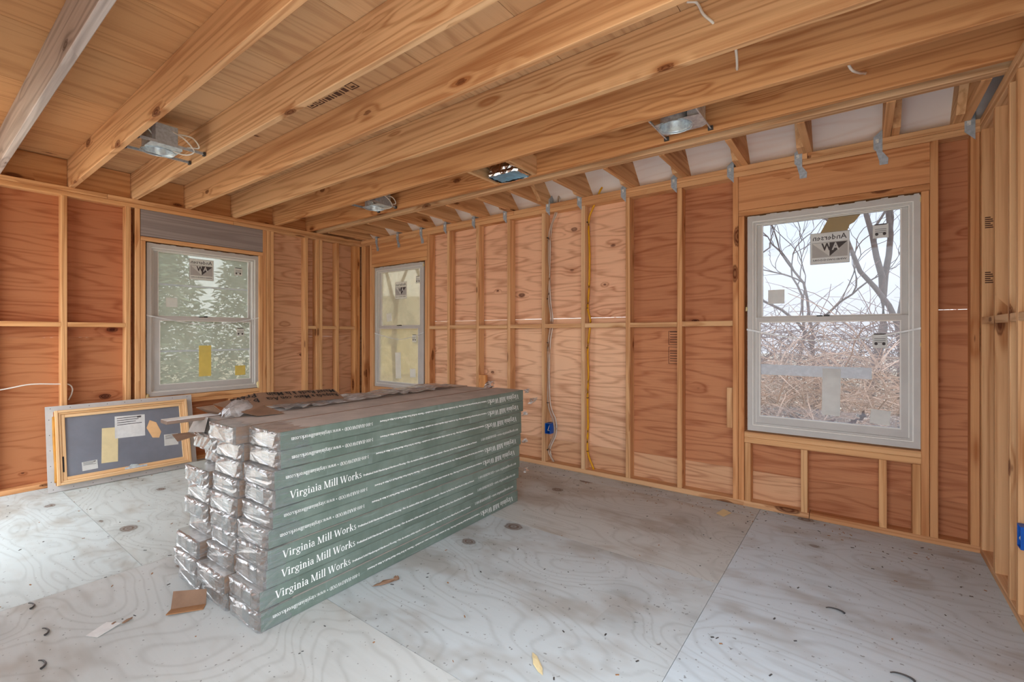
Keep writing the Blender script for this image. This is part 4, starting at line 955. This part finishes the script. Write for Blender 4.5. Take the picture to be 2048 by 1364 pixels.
for i in range(520):
    if i < 260: x, y = r.uniform(-5, .5), D - abs(r.gauss(0, .22)) - .02
    else: x, y = r.uniform(-5, .5), r.uniform(.2, 3.5)
    if -2.78 < x < -1.93 and .84 < y < 2.88: continue
    a = r.uniform(0, 6.28); l, w = r.uniform(.002, .009), r.uniform(.001, .0028)
    c, s = math.cos(a), math.sin(a)
    deb.add([(x + dx * c - dy * s, y + dx * s + dy * c, z) for z in (.0002, .0022) for dx, dy in ((-l, -w), (l, -w), (l, w), (-l, w))], [(4, 5, 6, 7), (0, 1, 5, 4), (1, 2, 6, 5), (2, 3, 7, 6), (3, 0, 4, 7)], 0 if r.random() < .6 else 1)
d_ = obj('floor_debris', deb, [DKST, CARDL]); tag(d_, 'sawdust, splinters and crumbs scattered over the floor', 'debris'); d_['kind'] = 'stuff'
lf = MB(); 
for (x, y, s_, a) in ((.575, .120, .05, .3), (.63, .135, .06, 1.0), (.47, .118, .035, .1)):
    pts = [(0, 0), (.3, .2), (.25, .45), (.55, .5), (.7, .8), (1, .9), (.85, .5), (.9, .2), (.6, .1), (.4, -.1)]
    c, s = math.cos(a - .6), math.sin(a - .6)
    lf.prism([(x + s_ * (p * c - q * s), y + s_ * (p * s + q * c)) for p, q in pts], -.082, -.080)
tag(obj('dry_leaf', lf, LEAF, None, MA(-.641, .539) @ Matrix.Translation((0, -.012, -.012))), 'rust-brown dry leaves caught outside the lower window pane', 'leaf')

# ---------------------------------------------------------------- outdoors
gm = MB()
gv = lambda x, y: -.85 + .05 * math.sin(x * 1.3 + y)
nx, ny = 60, 60
vs = [(-45 + 90 * i / nx, -25 + 80 * j / ny, 0) for i in range(nx + 1) for j in range(ny + 1)]
gm.add([(x, y, gv(x, y)) for x, y, z in vs], [(i * (ny + 1) + j, (i + 1) * (ny + 1) + j, (i + 1) * (ny + 1) + j + 1, i * (ny + 1) + j + 1) for i in range(nx) for j in range(ny)])
g_ = struct(obj('ground', gm, GRND), 'leaf-strewn ground outside the house', 'ground')
def tree(name, base, h, r0, seed, label, lean=(0, 0), spread=.6, depth=5, group='bare trees outside the right window', cat='tree', curl=.25):
    r = random.Random(seed); root = empty(name, base); tag(root, label, cat, group); tr = MB(); br = MB()
    def grow(p, d, L, rad, lev):
        n = 5; pts = [p]; q = p.copy(); dd = d.copy()
        for i in range(n):
            dd = (dd + Vector((r.uniform(-1, 1), r.uniform(-1, 1), r.uniform(-.4, .7))) * curl).normalized(); q = q + dd * L / n; pts.append(q.copy())
        (tr if lev == 0 else br).tube(pts, rad, 7 if lev < 2 else 4, cap=False, taper=rad * .62)
        if lev >= depth: return
        for k in range(2 if lev == 0 else (3 if lev < 3 else 2)):
            t = pts[-1] if k < 2 else pts[r.randrange(2, 5)]
            nd_ = (dd + Vector((r.uniform(-1, 1), r.uniform(-1, 1), r.uniform(-.2, .7))) * spread).normalized()
            grow(t, nd_, L * r.uniform(.55, .82), rad * (.60 if k < 2 else .45), lev + 1)
    grow(Vector(base), Vector((lean[0], lean[1], 1)).normalized(), h, r0, 0)
    obj('trunk', tr, BARK, root, smooth=True); obj('branches', br, BARK, root, smooth=True)
tree('bare_tree', (-2.15, 10.6, gv(-2.15, 10.6) - .1), 2.6, .15, 3, 'thick bare tree at the left of the right window view', (.10, 0), .75)
tree('bare_tree', (.30, 11.2, gv(.3, 11.2) - .1), 3.0, .10, 8, 'slender bare tree behind the small eyes sticker', (-.02, 0), .55)
tree('bare_tree', (.75, 9.6, gv(.75, 9.6) - .1), 2.4, .075, 14, 'bare sapling leaning at the right edge of the right window', (-.20, 0), .6)
tree('bare_tree', (-.55, 10.2, gv(-.55, 10.2) - .1), 2.0, .05, 21, 'thin crooked bare sapling in the middle of the right window', (.1, 0), .7, curl=.4)
tree('bare_tree', (-1.15, 11.8, gv(-1.15, 11.8) - .1), 2.2, .05, 33, 'thin curling bare sapling below the maker sticker', (-.05, 0), .7, curl=.4)
def thicket(name, n, x0, x1, y0, y1, hmax, m, label, seed, rr=(.003, .009), zb=0):
    r = random.Random(seed); mb = MB()
    for i in range(n):
        x, y = r.uniform(x0, x1), r.uniform(y0, y1); z = gv(x, y) + r.uniform(0, hmax * .75) + zb; a = r.uniform(0, 6.28); e = r.uniform(-.3, 1.2); L = r.uniform(.4, 1.3)
        d = Vector((math.cos(a) * math.cos(e), math.sin(a) * math.cos(e) * .6, math.sin(e))); p = Vector((x, y, z)); pts = [p.copy()]
        for k in range(5):
            d = (d + Vector((r.uniform(-.3, .3), r.uniform(-.2, .2), -.18))).normalized(); p = p + d * L / 5; pts.append(p.copy())
        q = r.uniform(*rr); mb.tube(pts, q, 3, cap=False, taper=q * .5)
    o = obj(name, mb, m); tag(o, label, 'brush'); o['kind'] = 'stuff'
thicket('brush_thicket', 3800, -4.2, 3.2, 5.8, 7.3, 2.3, TWIG, 'pale tangled dry brush filling the lower part of the right window', 40)
thicket('brush_thicket', 4600, -4.6, 3.6, 8.2, 9.6, 2.9, TWIGD, 'darker pinkish bramble behind the pale brush', 41, (.003, .008))
def evergreen(base, h, w, n, seed, label):
    r = random.Random(seed); root = empty('evergreen_tree', base); tag(root, label, 'tree', 'evergreens outside the left window')
    obj('trunk', MB().tube([base, (base[0], base[1], base[2] + h * .9)], .14, 8, taper=.03), BARK, root, smooth=True)
    fb = MB()
    for i in range(n):
        t = r.random() ** .8; zz = base[2] + .3 + t * h; rad = w * (1 - t * .75) * math.sqrt(r.random()); a = r.uniform(0, 6.28)
        c = Vector((base[0] + rad * math.cos(a), base[1] + rad * math.sin(a), zz - rad * .25)); u = Vector((r.uniform(-1, 1), r.uniform(-1, 1), r.uniform(-.5, .3))).normalized(); v = u.cross(Vector((r.uniform(-1, 1), r.uniform(-1, 1), 1))).normalized()
        l, k = r.uniform(.10, .26), r.uniform(.015, .05)
        fb.add([c, c + u * l * .5 + v * k, c + u * l, c + u * l * .5 - v * k], [(0, 1, 2, 3)])
    obj('foliage', fb, EVG, root)
evergreen((-10.6, 2.3, -.9), 5.2, 2.0, 9000, 1, 'broad evergreen filling the left half of the left window')
evergreen((-11.5, 5.2, -.9), 4.2, 1.9, 8000, 2, 'shorter evergreen at the right of the left window view')
evergreen((-13.5, 3.7, -.9), 4.6, 2.0, 8000, 5, 'evergreen standing between and behind the other two')
tree('bare_tree', (-15.5, 12.6, -.9), 3.4, .14, 51, 'pale bare tree behind the corner window', (0, 0), .6, group='bare trees outside the corner window', curl=.2)
tree('bare_tree', (-13.0, 12.4, -.9), 3.2, .10, 52, 'second bare tree behind the corner window, nearer the frame', (0, 0), .6, group='bare trees outside the corner window', curl=.2)
hs = empty('neighbour_house', (-20, 15.5, -.85)); tag(hs, 'cream neighbouring house with a low roof beyond the corner window', 'house')
MH = axes((-20.5, 13.5, -.85), (.64, .77, 0), (0, 0, 1))
obj('wall', MB().box((0, 0, -5), (9, 2.6, 0)), SID, hs, MH)
for k in range(12): obj('siding_course', MB().box((0, .02 + k * .21, 0), (9, .20 + k * .21, .018)), SID, hs, MH)
obj('roof', MB().prism([(.35, 2.55), (-2.5, 4.2), (-5.35, 2.55)], -.3, 9.3), ROOFM, hs, MH @ Matrix(((0, 0, 1, 0), (0, 1, 0, 0), (1, 0, 0, 0), (0, 0, 0, 1))))
for k in range(6):
    o = obj('window', MB().box((.7 + k * 1.3, 1.5, .018), (1.3 + k * 1.3, 2.0, .04)), TRIMW, hs, MH); obj('pane', MB().box((.76 + k * 1.3, 1.56, .04), (1.24 + k * 1.3, 1.94, .05)), HGLS, o, MH)
